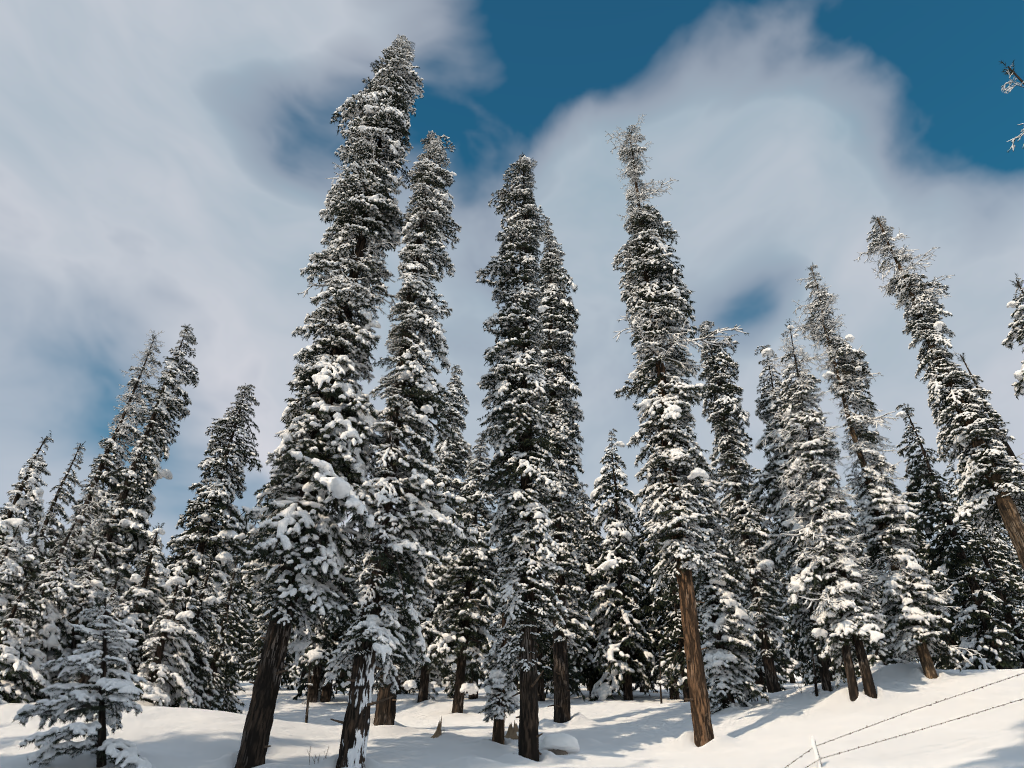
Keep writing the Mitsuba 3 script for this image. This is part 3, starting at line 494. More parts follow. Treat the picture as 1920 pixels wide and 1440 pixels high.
    {'name': 'fir_tree_020', 'label': 'twiggy fir with sparse side branches, left one of the two standing highest at the left', 'base': (-13.38, 21.12, 6.35), 'top': (-13.43, 21.08, 20.19), 'r0': 0.16, 'profile': [(0.9624, np.float64(0.21), np.float64(0.36)), (0.8672, np.float64(0.34), np.float64(0.71)), (0.797, np.float64(0.18), np.float64(1.0)), (0.7293, np.float64(0.28), np.float64(1.11)), (0.619, 0.06, np.float64(1.18)), (0.4762, 0.06, np.float64(1.59)), (0.3459, np.float64(0.07), np.float64(1.78)), (0.1704, np.float64(0.29), np.float64(2.15))], 'style': {'bare': 0.35, 'full': 0.65}, 'lod': 1, 'clumps': [(-12.84, 21.11, 16.82, np.float64(0.24))], 'bareness': [(0.652, 1.0)], 'thin': 0.75},
    {'name': 'fir_tree_021', 'label': 'dense pointed fir just left of the tallest fir, against the sky', 'base': (-8.97, 20.09, 5.86), 'top': (-8.99, 20.08, 17.1), 'r0': 0.18, 'profile': [(0.9624, np.float64(0.22), np.float64(0.37)), (0.8847, np.float64(0.52), np.float64(0.72)), (0.8095, np.float64(0.91), np.float64(0.98)), (0.7218, np.float64(0.96), np.float64(1.11)), (0.619, np.float64(1.05), np.float64(1.27)), (0.5088, np.float64(1.14), np.float64(1.36)), (0.391, np.float64(1.31), np.float64(1.61)), (0.2556, np.float64(1.31), np.float64(1.7)), (0.1178, np.float64(1.29), np.float64(1.85))], 'style': {'full': 0.7, 'dark': 0.3}, 'lod': 1, 'clumps': [(-8.15, 19.84, 11.46, np.float64(0.36)), (-8.81, 19.57, 11.91, np.float64(0.26)), (-8.13, 19.8, 10.77, np.float64(0.29))]},
    {'name': 'fir_tree_022', 'label': 'fir with heavy white shelves, first pointed top from the left edge', 'base': (-12.53, 16.85, 5.61), 'top': (-12.53, 16.85, 12.77), 'r0': 0.18, 'profile': [(0.9599, 0.06, np.float64(0.26)), (0.8546, np.float64(0.12), np.float64(0.67)), (0.7644, np.float64(0.16), np.float64(0.92)), (0.6792, 0.06, np.float64(1.04)), (0.5789, np.float64(0.11), np.float64(1.4)), (0.4436, np.float64(0.25), np.float64(1.85)), (0.2306, np.float64(0.11), np.float64(2.16))], 'style': {'full': 0.45, 'laden': 0.55}, 'lod': 1, 'clumps': [(-12.19, 16.8, 10.83, np.float64(0.29)), (-12.2, 16.74, 10.13, np.float64(0.34)), (-12.04, 16.75, 9.42, np.float64(0.27)), (-12.1, 16.87, 11.1, np.float64(0.23))]},
    {'name': 'fir_tree_023', 'label': 'thin leaning fir, second pointed top from the left edge', 'base': (-12.99, 18.98, 5.95), 'top': (-12.99, 18.98, 13.93), 'r0': 0.14, 'profile': [(0.9699, np.float64(0.07), np.float64(0.2)), (0.8872, np.float64(0.09), np.float64(0.42)), (0.797, np.float64(0.06), np.float64(0.56)), (0.7118, 0.06, np.float64(0.66)), (0.6266, 0.06, np.float64(0.93)), (0.4712, 0.06, np.float64(1.38)), (0.2556, np.float64(0.1), np.float64(1.88))], 'style': {'full': 0.7, 'dark': 0.3}, 'lod': 1},
    {'name': 'fir_tree_024', 'label': 'snowy fir below the thin leaning one, tip barely reaching the sky', 'base': (-10.06, 15.52, 5.55), 'top': (-9.99, 15.57, 9.9), 'r0': 0.13, 'profile': [(0.9524, np.float64(0.21), np.float64(0.14)), (0.797, np.float64(0.23), np.float64(0.45)), (0.5639, np.float64(0.39), np.float64(0.97)), (0.2957, np.float64(0.4), np.float64(1.43)), (0.0401, np.float64(0.32), np.float64(1.74))], 'style': {'full': 0.7, 'laden': 0.3}, 'lod': 1, 'clumps': [(-9.89, 15.54, 9.7, np.float64(0.1))]},
    {'name': 'fir_tree_025', 'label': 'low fir with a snow lump on its tip, left of the dense pointed fir', 'base': (-7.93, 15.94, 5.63), 'top': (-8.18, 15.81, 9.64), 'r0': 0.13, 'profile': [(0.9499, np.float64(0.1), np.float64(0.21)), (0.7544, np.float64(0.38), np.float64(0.72)), (0.4812, np.float64(0.68), np.float64(1.31)), (0.0702, np.float64(0.89), np.float64(2.02))], 'style': {'full': 0.6, 'laden': 0.25, 'dark': 0.15}, 'lod': 1, 'clumps': [(-8.13, 15.76, 9.52, np.float64(0.14)), (-8.15, 15.5, 8.25, np.float64(0.18))]},
    {'name': 'fir_tree_026', 'label': 'low fir bowed under thick snow behind the young fir, right of its tip', 'base': (-7.08, 15.45, 5.58), 'top': (-7.17, 15.42, 8.29), 'r0': 0.12, 'profile': [(0.9098, np.float64(0.12), np.float64(0.21)), (0.6717, np.float64(0.33), np.float64(0.71)), (0.386, np.float64(0.4), np.float64(1.16)), (0.0501, np.float64(0.41), np.float64(1.49))], 'style': {'laden': 0.8, 'full': 0.2}, 'lod': 1, 'clumps': [(-7.14, 15.35, 8.14, np.float64(0.2)), (-6.75, 15.35, 7.38, np.float64(0.19))]},
    {'name': 'fir_tree_027', 'label': 'shaded fir in the dip left of the big leaning trunk', 'base': (-7.11, 18.69, 5.71), 'top': (-7.29, 18.63, 10.24), 'r0': 0.13, 'profile': [(0.9323, np.float64(0.15), np.float64(0.26)), (0.6466, np.float64(0.29), np.float64(0.76)), (0.3534, np.float64(0.27), np.float64(1.1)), (0.1905, np.float64(0.24), np.float64(1.28))], 'style': {'dark': 0.65, 'full': 0.35}, 'lod': 1},
    {'name': 'fir_tree_028', 'label': 'snow heaped fir filling the gap left of the low bowed fir', 'base': (-9.62, 16.96, 5.67), 'top': (-10.02, 16.74, 9.73), 'r0': 0.13, 'profile': [(0.9499, np.float64(0.14), np.float64(0.25)), (0.7368, np.float64(0.38), np.float64(0.77)), (0.4612, np.float64(0.54), np.float64(1.29)), (0.1253, np.float64(0.61), np.float64(1.74))], 'style': {'laden': 0.6, 'full': 0.4}, 'lod': 1, 'clumps': [(-9.65, 16.65, 8.6, np.float64(0.19))]},
    {'name': 'fir_tree_029', 'label': 'bushy fir just left of the big leaning trunk, paler than the shaded one beside it', 'base': (-7.11, 16.75, 5.73), 'top': (-7.12, 16.75, 9.22), 'r0': 0.13, 'profile': [(0.9424, np.float64(0.17), np.float64(0.22)), (0.6967, np.float64(0.31), np.float64(0.63)), (0.3835, np.float64(0.3), np.float64(1.11)), (0.1028, np.float64(0.2), np.float64(1.43))], 'style': {'full': 0.6, 'laden': 0.25, 'dark': 0.15}, 'lod': 1, 'clumps': [(-6.82, 16.67, 8.26, np.float64(0.19))]},
    {'name': 'fir_tree_030', 'label': 'leaning fir at the left edge below the first pointed top', 'base': (-11.13, 15.4, 5.44), 'top': (-11.13, 15.4, 9.38), 'r0': 0.14, 'profile': [(0.9499, np.float64(0.09), np.float64(0.24)), (0.6917, np.float64(0.2), np.float64(1.0)), (0.396, np.float64(0.23), np.float64(1.68)), (0.0602, np.float64(0.23), np.float64(2.08))], 'style': {'full': 0.45, 'laden': 0.55}, 'lod': 1, 'clumps': [(-10.78, 15.38, 8.41, np.float64(0.2))]},
    {'name': 'fir_tree_031', 'label': 'fir at the left edge behind the young fir, lower than its neighbours', 'base': (-9.86, 14.46, 5.28), 'top': (-9.76, 14.53, 7.86), 'r0': 0.12, 'profile': [(0.9098, np.float64(0.1), np.float64(0.32)), (0.6717, np.float64(0.19), np.float64(0.94)), (0.3459, np.float64(0.23), np.float64(1.48)), (0.0426, 0.06, np.float64(1.75))], 'style': {'full': 0.6, 'laden': 0.25, 'dark': 0.15}, 'lod': 1},
    {'name': 'fir_tree_032', 'label': 'fir directly behind the tip of the young fir', 'base': (-8.25, 15.09, 5.51), 'top': (-8.29, 15.07, 8.12), 'r0': 0.12, 'profile': [(0.9098, np.float64(0.09), np.float64(0.28)), (0.6667, np.float64(0.25), np.float64(0.66)), (0.3358, np.float64(0.32), np.float64(1.04)), (0.0276, np.float64(0.29), np.float64(1.39))], 'style': {'full': 0.7, 'dark': 0.3}, 'lod': 1},
    {'name': 'fir_tree_033', 'label': 'fir cut by the right edge, snowy top near the middle height', 'base': (11.82, 12.21, 4.86), 'top': (11.82, 12.22, 14.47), 'r0': 0.2, 'profile': [(0.9724, np.float64(0.26), np.float64(0.12)), (0.8672, np.float64(0.81), 0.06), (0.7218, np.float64(1.22), 0.06), (0.5639, np.float64(1.2), 0.06)], 'style': {'full': 0.6, 'laden': 0.25, 'dark': 0.15}, 'lod': 1, 'clumps': [(11.49, 12.34, 13.8, np.float64(0.14))]},
    {'name': 'fir_tree_034', 'label': 'bare snow lined crown leaning in at the upper right corner', 'base': (8.66, 6.78, 2.41), 'top': (8.63, 6.82, 14.16), 'r0': 0.15, 'profile': [(0.9799, np.float64(0.29), 0.06), (0.9198, np.float64(0.6), 0.06), (0.8622, np.float64(0.72), 0.06)], 'style': {'bare': 1}, 'lod': 1, 'thin': 3.6},
    {'name': 'dead_tree', 'label': 'dead grey pole of a tree with stub branches behind the leaning right edge fir', 'base': (12.22, 15.19, 6.21), 'top': (12.1, 15.29, 14.78), 'r0': 0.16, 'profile': [(0.9674, np.float64(0.18), np.float64(0.09)), (0.7995, np.float64(0.23), np.float64(0.16)), (0.6115, np.float64(0.33), np.float64(0.42)), (0.5088, np.float64(0.32), np.float64(0.35))], 'style': {'bare': 1}, 'lod': 1, 'thin': 5},
    {'name': 'fir_tree_035', 'label': 'first shaded fir deep between the left edge and the left pointed firs', 'base': (-17.69, 22.32, 7.0), 'top': (-17.69, 22.32, 12.21), 'r0': 0.18, 'profile': [(0.9424, 0.06, np.float64(0.3)), (0.8195, np.float64(0.61), np.float64(0.61)), (0.6065, np.float64(0.77), np.float64(0.78)), (0.406, np.float64(0.9), np.float64(0.9)), (0.2005, np.float64(1.01), np.float64(1.01))], 'style': {'full': 0.7, 'dark': 0.3}, 'lod': 2},
    {'name': 'fir_tree_036', 'label': 'third shaded fir deep between the left edge and the left pointed firs', 'base': (-16.22, 23.45, 7.34), 'top': (-16.22, 23.45, 12.01), 'r0': 0.18, 'profile': [(0.9348, np.float64(0.08), np.float64(0.3)), (0.8271, np.float64(0.71), np.float64(0.71)), (0.6216, np.float64(0.92), np.float64(0.91)), (0.4236, np.float64(1.07), np.float64(1.07)), (0.2231, np.float64(1.21), np.float64(1.21))], 'style': {'dark': 0.65, 'full': 0.35}, 'lod': 2},
    {'name': 'fir_tree_037', 'label': 'first shaded fir deep between the left pointed firs and the dense pointed fir', 'base': (-14.8, 26.47, 8.58), 'top': (-14.8, 26.47, 12.0), 'r0': 0.18, 'profile': [(0.9073, np.float64(0.11), np.float64(0.32)), (0.8271, np.float64(0.67), np.float64(0.67)), (0.6165, np.float64(0.87), np.float64(0.87)), (0.4135, np.float64(1.03), np.float64(1.03)), (0.203, np.float64(1.17), np.float64(1.17))], 'style': {'full': 0.6, 'laden': 0.25, 'dark': 0.15}, 'lod': 2},
    {'name': 'fir_tree_038', 'label': 'third shaded fir deep between the left pointed firs and the dense pointed fir', 'base': (-12.41, 24.97, 7.91), 'top': (-12.41, 24.97, 11.61), 'r0': 0.18, 'profile': [(0.9173, np.float64(0.12), np.float64(0.3)), (0.8371, np.float64(0.8), np.float64(0.8)), (0.6416, np.float64(1.04), np.float64(1.04)), (0.4536, np.float64(1.23), np.float64(1.23)), (0.2556, np.float64(1.41), np.float64(1.41))], 'style': {'dark': 0.65, 'full': 0.35}, 'lod': 2},
    {'name': 'fir_tree_039', 'label': 'fifth shaded fir deep between the left pointed firs and the dense pointed fir', 'base': (-10.83, 25.35, 8.0), 'top': (-10.83, 25.35, 13.31), 'r0': 0.18, 'profile': [(0.9373, np.float64(0.14), np.float64(0.3)), (0.8195, np.float64(0.71), np.float64(0.71)), (0.6065, np.float64(0.92), np.float64(0.92)), (0.4035, np.float64(1.08), np.float64(1.08)), (0.1955, np.float64(1.22), np.float64(1.22))], 'style': {'full': 0.7, 'dark': 0.3}, 'lod': 2},
    {'name': 'fir_tree_040', 'label': 'first shaded fir deep between the dense pointed fir and the tallest fir', 'base': (-9.08, 29.15, 9.51), 'top': (-9.08, 29.15, 15.05), 'r0': 0.18, 'profile': [(0.9323, np.float64(0.19), np.float64(0.33)), (0.8045, np.float64(0.79), np.float64(0.79)), (0.5714, np.float64(1.03), np.float64(1.02)), (0.3484, np.float64(1.2), np.float64(1.21)), (0.1228, np.float64(1.36), np.float64(1.36))], 'style': {'dark': 0.65, 'full': 0.35}, 'lod': 2},
    {'name': 'fir_tree_041', 'label': 'second shaded fir deep between the tallest fir and the second tall fir', 'base': (-6.35, 27.32, 8.84), 'top': (-6.35, 27.32, 15.57), 'r0': 0.18, 'profile': [(0.9449, np.float64(0.2), np.float64(0.31)), (0.802, np.float64(0.88), np.float64(0.88)), (0.5689, np.float64(1.13), np.float64(1.13)), (0.3509, np.float64(1.32), np.float64(1.32)), (0.1303, np.float64(1.48), np.float64(1.48))], 'style': {'full': 0.6, 'laden': 0.25, 'dark': 0.15}, 'lod': 2},
    {'name': 'fir_tree_042', 'label': 'third shaded fir deep between the tallest fir and the second tall fir', 'base': (-4.36, 30.46, 9.99), 'top': (-4.36, 30.46, 16.37), 'r0': 0.18, 'profile': [(0.9348, np.float64(0.24), np.float64(0.32)), (0.7995, np.float64(0.9), np.float64(0.9)), (0.5614, np.float64(1.16), np.float64(1.16)), (0.3358, np.float64(1.36), np.float64(1.36)), (0.1053, np.float64(1.53), np.float64(1.53))], 'style': {'dark': 0.65, 'full': 0.35}, 'lod': 2},
    {'name': 'fir_tree_043', 'label': 'first shaded fir deep between the second tall fir and the snow capped fir', 'base': (-1.3, 29.5, 9.58), 'top': (-1.3, 29.5, 16.89), 'r0': 0.18, 'profile': [(0.9449, np.float64(0.26), np.float64(0.29)), (0.7995, np.float64(0.95), np.float64(0.95)), (0.5614, np.float64(1.22), np.float64(1.22)), (0.3409, np.float64(1.43), np.float64(1.43)), (0.1178, np.float64(1.61), np.float64(1.61))], 'style': {'full': 0.7, 'dark': 0.3}, 'lod': 2},
    {'name': 'fir_tree_044', 'label': 'first shaded fir deep between the snow capped fir and the orange-brown trunk', 'base': (1.13, 27.37, 8.97), 'top': (1.13, 27.37, 13.98), 'r0': 0.18, 'profile': [(0.9298, np.float64(0.25), np.float64(0.24)), (0.8145, np.float64(0.97), np.float64(0.97)), (0.5915, np.float64(1.26), np.float64(1.26)), (0.381, np.float64(1.49), np.float64(1.49)), (0.1629, np.float64(1.69), np.float64(1.69))], 'style': {'dark': 0.65, 'full': 0.35}, 'lod': 2},
    {'name': 'fir_tree_045', 'label': 'fourth shaded fir deep between the snow capped fir and the orange-brown trunk', 'base': (3.97, 30.92, 10.12), 'top': (3.97, 30.92, 17.64), 'r0': 0.18, 'profile': [(0.9424, np.float64(0.32), np.float64(0.26)), (0.797, np.float64(1.01), np.float64(1.01)), (0.5589, np.float64(1.3), np.float64(1.3)), (0.3333, np.float64(1.52), np.float64(1.52)), (0.1078, np.float64(1.71), np.float64(1.71))], 'style': {'full': 0.6, 'laden': 0.25, 'dark': 0.15}, 'lod': 2},
    {'name': 'fir_tree_046', 'label': 'first shaded fir deep between the orange-brown trunk and the stubby fir', 'base': (6.33, 27.28, 8.94), 'top': (6.33, 27.28, 14.97), 'r0': 0.18, 'profile': [(0.9398, np.float64(0.29), np.float64(0.21)), (0.8095, np.float64(0.76), np.float64(0.76)), (0.584, np.float64(0.97), np.float64(0.98)), (0.3684, np.float64(1.14), np.float64(1.14)), (0.1529, np.float64(1.29), np.float64(1.29))], 'style': {'dark': 0.65, 'full': 0.35}, 'lod': 2},
    {'name': 'fir_tree_047', 'label': 'second shaded fir deep between the orange-brown trunk and the stubby fir', 'base': (9.64, 29.37, 9.66), 'top': (9.64, 29.37, 16.45), 'r0': 0.18, 'profile': [(0.9398, np.float64(0.34), np.float64(0.2)), (0.802, np.float64(0.85), np.float64(0.84)), (0.5714, np.float64(1.09), np.float64(1.09)), (0.3509, np.float64(1.27), np.float64(1.27)), (0.1303, np.float64(1.43), np.float64(1.43))], 'style': {'full': 0.7, 'dark': 0.3}, 'lod': 2},
    {'name': 'fir_tree_048', 'label': 'first shaded fir deep between the stubby fir and the crooked spire', 'base': (11.11, 26.32, 8.86), 'top': (11.11, 26.32, 15.33), 'r0': 0.18, 'profile': [(0.9424, np.float64(0.32), np.float64(0.16)), (0.7995, np.float64(0.83), np.float64(0.83)), (0.5639, np.float64(1.06), np.float64(1.06)), (0.3434, np.float64(1.24), np.float64(1.23)), (0.1228, np.float64(1.39), np.float64(1.39))], 'style': {'dark': 0.65, 'full': 0.35}, 'lod': 2},
    {'name': 'fir_tree_049', 'label': 'second shaded fir deep between the stubby fir and the crooked spire', 'base': (12.09, 24.49, 8.49), 'top': (12.09, 24.49, 13.15), 'r0': 0.18, 'profile': [(0.9298, np.float64(0.29), np.float64(0.13)), (0.8045, np.float64(0.75), np.float64(0.74)), (0.5739, np.float64(0.96), np.float64(0.96)), (0.3534, np.float64(1.13), np.float64(1.13)), (0.1278, np.float64(1.27), np.float64(1.27))], 'style': {'full': 0.6, 'laden': 0.25, 'dark': 0.15}, 'lod': 2},
    {'name': 'fir_tree_050', 'label': 'first shaded fir deep between the crooked spire and the leaning right fir', 'base': (13.66, 22.96, 8.35), 'top': (13.66, 22.96, 13.92), 'r0': 0.18, 'profile': [(0.9424, np.float64(0.3), np.float64(0.11)), (0.7845, np.float64(0.75), np.float64(0.75)), (0.5313, np.float64(0.96), np.float64(0.96)), (0.2957, np.float64(1.11), np.float64(1.11)), (0.0602, np.float64(1.24), np.float64(1.25))], 'style': {'dark': 0.65, 'full': 0.35}, 'lod': 2},
    {'name': 'fir_tree_051', 'label': 'first shaded fir deep between the leaning right fir and the right edge', 'base': (15.81, 22.99, 8.32), 'top': (15.81, 22.99, 14.41), 'r0': 0.18, 'profile': [(0.9449, np.float64(0.31), np.float64(0.09)), (0.7845, np.float64(0.69), np.float64(0.69)), (0.5338, np.float64(0.87), np.float64(0.87)), (0.3008, np.float64(1.01), np.float64(1.01)), (0.0677, np.float64(1.12), np.float64(1.12))], 'style': {'full': 0.7, 'dark': 0.3}, 'lod': 2},
    {'name': 'fir_tree_052', 'label': 'second shaded fir deep between the leaning right fir and the right edge', 'base': (17.68, 21.99, 8.26), 'top': (17.68, 21.99, 14.05), 'r0': 0.18, 'profile': [(0.9449, np.float64(0.31), np.float64(0.07)), (0.7769, np.float64(0.57), np.float64(0.57)), (0.5163, np.float64(0.72), np.float64(0.72)), (0.2757, np.float64(0.82), np.float64(0.82)), (0.0351, np.float64(0.91), np.float64(0.91))], 'style': {'dark': 0.65, 'full': 0.35}, 'lod': 2},
    {'name': 'fir_tree_053', 'label': 'first dim fir deeper between the left edge and the left pointed firs', 'base': (-21.94, 29.25, 9.48), 'top': (-21.94, 29.25, 16.28), 'r0': 0.18, 'profile': [(0.9398, np.float64(0.08), np.float64(0.4)), (0.792, np.float64(0.69), np.float64(0.7)), (0.5489, np.float64(0.89), np.float64(0.88)), (0.3208, np.float64(1.03), np.float64(1.02)), (0.0877, np.float64(1.14), np.float64(1.14))], 'style': {'full': 0.6, 'laden': 0.25, 'dark': 0.15}, 'lod': 2},
    {'name': 'fir_tree_054', 'label': 'second dim fir deeper between the left edge and the left pointed firs', 'base': (-20.15, 29.69, 9.58), 'top': (-20.15, 29.69, 15.02), 'r0': 0.18, 'profile': [(0.9298, np.float64(0.1), np.float64(0.38)), (0.802, np.float64(0.83), np.float64(0.83)), (0.5664, np.float64(1.06), np.float64(1.07)), (0.3434, np.float64(1.24), np.float64(1.25)), (0.1153, np.float64(1.4), np.float64(1.4))], 'style': {'dark': 0.65, 'full': 0.35}, 'lod': 2},
    {'name': 'fir_tree_055', 'label': 'first dim fir deeper between the left pointed firs and the dense pointed fir', 'base': (-18.37, 31.08, 10.03), 'top': (-18.37, 31.08, 15.08), 'r0': 0.18, 'profile': [(0.9223, np.float64(0.13), np.float64(0.39)), (0.8045, np.float64(0.77), np.float64(0.77)), (0.5714, np.float64(1.0), np.float64(1.0)), (0.3484, np.float64(1.17), np.float64(1.17)), (0.1178, np.float64(1.33), np.float64(1.33))], 'style': {'full': 0.7, 'dark': 0.3}, 'lod': 2},
    {'name': 'fir_tree_056', 'label': 'second dim fir deeper between the left pointed firs and the dense pointed fir', 'base': (-15.8, 31.24, 10.11), 'top': (-15.8, 31.24, 14.82), 'r0': 0.18, 'profile': [(0.9173, np.float64(0.15), np.float64(0.38)), (0.807, np.float64(0.89), np.float64(0.89)), (0.5764, np.float64(1.16), np.float64(1.15)), (0.3534, np.float64(1.36), np.float64(1.36)), (0.1253, np.float64(1.55), np.float64(1.54))], 'style': {'dark': 0.65, 'full': 0.35}, 'lod': 2},
    {'name': 'fir_tree_057', 'label': 'third dim fir deeper between the left pointed firs and the dense pointed fir', 'base': (-16.13, 34.77, 11.25), 'top': (-16.13, 34.77, 18.42), 'r0': 0.18, 'profile': [(0.9348, np.float64(0.18), np.float64(0.43)), (0.792, np.float64(1.05), np.float64(1.04)), (0.5439, np.float64(1.34), np.float64(1.34)), (0.3133, np.float64(1.57), np.float64(1.57)), (0.0752, np.float64(1.76), np.float64(1.76))], 'style': {'full': 0.6, 'laden': 0.25, 'dark': 0.15}, 'lod': 2},
    {'name': 'fir_tree_058', 'label': 'first dim fir deeper between the dense pointed fir and the tallest fir', 'base': (-12.73, 33.84, 10.9), 'top': (-12.73, 33.84, 19.3), 'r0': 0.18, 'profile': [(0.9424, np.float64(0.21), np.float64(0.42)), (0.7895, np.float64(0.99), np.float64(0.99)), (0.5439, np.float64(1.27), np.float64(1.27)), (0.3133, np.float64(1.47), np.float64(1.47)), (0.0827, np.float64(1.65), np.float64(1.65))], 'style': {'dark': 0.65, 'full': 0.35}, 'lod': 2},
    {'name': 'fir_tree_059', 'label': 'second dim fir deeper between the dense pointed fir and the tallest fir', 'base': (-10.39, 33.12, 10.77), 'top': (-10.39, 33.12, 19.22), 'r0': 0.18, 'profile': [(0.9449, np.float64(0.22), np.float64(0.39)), (0.787, np.float64(1.01), np.float64(1.02)), (0.5388, np.float64(1.29), np.float64(1.3)), (0.3083, np.float64(1.51), np.float64(1.51)), (0.0777, np.float64(1.69), np.float64(1.69))], 'style': {'full': 0.7, 'dark': 0.3}, 'lod': 2},
    {'name': 'fir_tree_060', 'label': 'first dim fir deeper between the tallest fir and the second tall fir', 'base': (-8.22, 38.4, 12.51), 'top': (-8.22, 38.4, 21.51), 'r0': 0.18, 'profile': [(0.9398, np.float64(0.29), np.float64(0.43)), (0.7845, np.float64(1.1), np.float64(1.1)), (0.5313, np.float64(1.41), np.float64(1.41)), (0.2957, np.float64(1.65), np.float64(1.64)), (0.0576, np.float64(1.85), np.float64(1.85))], 'style': {'dark': 0.65, 'full': 0.35}, 'lod': 2},
    {'name': 'fir_tree_061', 'label': 'second dim fir deeper between the tallest fir and the second tall fir', 'base': (-4.58, 34.29, 11.17), 'top': (-4.58, 34.29, 19.3), 'r0': 0.18, 'profile': [(0.9424, np.float64(0.28), np.float64(0.36)), (0.7895, np.float64(0.96), np.float64(0.97)), (0.5439, np.float64(1.24), np.float64(1.24)), (0.3133, np.float64(1.45), np.float64(1.45)), (0.0827, np.float64(1.63), np.float64(1.63))], 'style': {'full': 0.6, 'laden': 0.25, 'dark': 0.15}, 'lod': 2},
    {'name': 'fir_tree_062', 'label': 'first dim fir deeper between the second tall fir and the snow capped fir', 'base': (-2.68, 38.28, 12.57), 'top': (-2.68, 38.28, 21.39), 'r0': 0.18, 'profile': [(0.9398, np.float64(0.33), np.float64(0.39)), (0.7845, np.float64(1.2), np.float64(1.2)), (0.5313, np.float64(1.55), np.float64(1.55)), (0.2932, np.float64(1.81), np.float64(1.81)), (0.0551, np.float64(2.03), np.float64(2.03))], 'style': {'dark': 0.65, 'full': 0.35}, 'lod': 2},
    {'name': 'fir_tree_063', 'label': 'second dim fir deeper between the second tall fir and the snow capped fir', 'base': (0.5, 37.6, 12.27), 'top': (0.5, 37.6, 19.69), 'r0': 0.18, 'profile': [(0.9323, np.float64(0.34), np.float64(0.35)), (0.7945, np.float64(1.05), np.float64(1.05)), (0.5489, np.float64(1.36), np.float64(1.36)), (0.3158, np.float64(1.59), np.float64(1.59)), (0.0802, np.float64(1.8), np.float64(1.8))], 'style': {'full': 0.7, 'dark': 0.3}, 'lod': 2},
    {'name': 'fir_tree_064', 'label': 'first dim fir deeper between the snow capped fir and the orange-brown trunk', 'base': (3.79, 35.25, 11.54), 'top': (3.79, 35.25, 20.71), 'r0': 0.18, 'profile': [(0.9449, np.float64(0.36), np.float64(0.31)), (0.787, np.float64(1.16), np.float64(1.16)), (0.5388, np.float64(1.48), np.float64(1.48)), (0.3083, np.float64(1.73), np.float64(1.73)), (0.0777, np.float64(1.94), np.float64(1.94))], 'style': {'dark': 0.65, 'full': 0.35}, 'lod': 2},
    {'name': 'fir_tree_065', 'label': 'second dim fir deeper between the snow capped fir and the orange-brown trunk', 'base': (6.29, 35.86, 11.69), 'top': (6.29, 35.86, 21.38), 'r0': 0.18, 'profile': [(0.9474, np.float64(0.38), np.float64(0.3)), (0.787, np.float64(1.0), np.float64(0.99)), (0.5414, np.float64(1.27), np.float64(1.27)), (0.3108, np.float64(1.48), np.float64(1.48)), (0.0802, np.float64(1.66), np.float64(1.66))], 'style': {'full': 0.6, 'laden': 0.25, 'dark': 0.15}, 'lod': 2},
    {'name': 'fir_tree_066', 'label': 'first dim fir deeper between the orange-brown trunk and the stubby fir', 'base': (9.15, 33.31, 10.92), 'top': (9.15, 33.31, 20.05), 'r0': 0.18, 'profile': [(0.9474, np.float64(0.38), np.float64(0.25)), (0.7895, np.float64(1.09), np.float64(1.08)), (0.5464, np.float64(1.38), np.float64(1.39)), (0.3183, np.float64(1.61), np.float64(1.61)), (0.0902, np.float64(1.8), np.float64(1.8))], 'style': {'dark': 0.65, 'full': 0.35}, 'lod': 2},
    {'name': 'fir_tree_067', 'label': 'second dim fir deeper between the orange-brown trunk and the stubby fir', 'base': (11.9, 36.53, 11.86), 'top': (11.9, 36.53, 22.54), 'r0': 0.18, 'profile': [(0.9499, np.float64(0.43), np.float64(0.26)), (0.787, np.float64(1.11), np.float64(1.11)), (0.5414, np.float64(1.42), np.float64(1.42)), (0.3133, np.float64(1.64), np.float64(1.64)), (0.0852, np.float64(1.83), np.float64(1.83))], 'style': {'full': 0.7, 'dark': 0.3}, 'lod': 2},
    {'name': 'fir_tree_068', 'label': 'first dim fir deeper between the stubby fir and the crooked spire', 'base': (13.55, 32.26, 10.57), 'top': (13.55, 32.26, 20.28), 'r0': 0.18, 'profile': [(0.9499, np.float64(0.4), np.float64(0.2)), (0.7895, np.float64(0.97), np.float64(0.97)), (0.5464, np.float64(1.23), np.float64(1.23)), (0.3208, np.float64(1.42), np.float64(1.42)), (0.0977, np.float64(1.58), np.float64(1.58))], 'style': {'dark': 0.65, 'full': 0.35}, 'lod': 2},
    {'name': 'fir_tree_069', 'label': 'second dim fir deeper between the stubby fir and the crooked spire', 'base': (16.11, 31.68, 10.3), 'top': (16.11, 31.68, 18.15), 'r0': 0.18, 'profile': [(0.9449, np.float64(0.39), np.float64(0.17)), (0.802, np.float64(0.86), np.float64(0.86)), (0.5689, np.float64(1.11), np.float64(1.1)), (0.3509, np.float64(1.29), np.float64(1.28)), (0.1303, np.float64(1.44), np.float64(1.44))], 'style': {'full': 0.6, 'laden': 0.25, 'dark': 0.15}, 'lod': 2},
    {'name': 'fir_tree_070', 'label': 'first dim fir deeper between the crooked spire and the leaning right fir', 'base': (17.72, 30.58, 9.99), 'top': (17.72, 30.58, 20.01), 'r0': 0.18, 'profile': [(0.9549, np.float64(0.41), np.float64(0.16)), (0.7895, np.float64(0.79), np.float64(0.78)), (0.5489, np.float64(0.99), np.float64(0.99)), (0.3283, np.float64(1.14), np.float64(1.14)), (0.1078, np.float64(1.26), np.float64(1.26))], 'style': {'dark': 0.65, 'full': 0.35}, 'lod': 2},
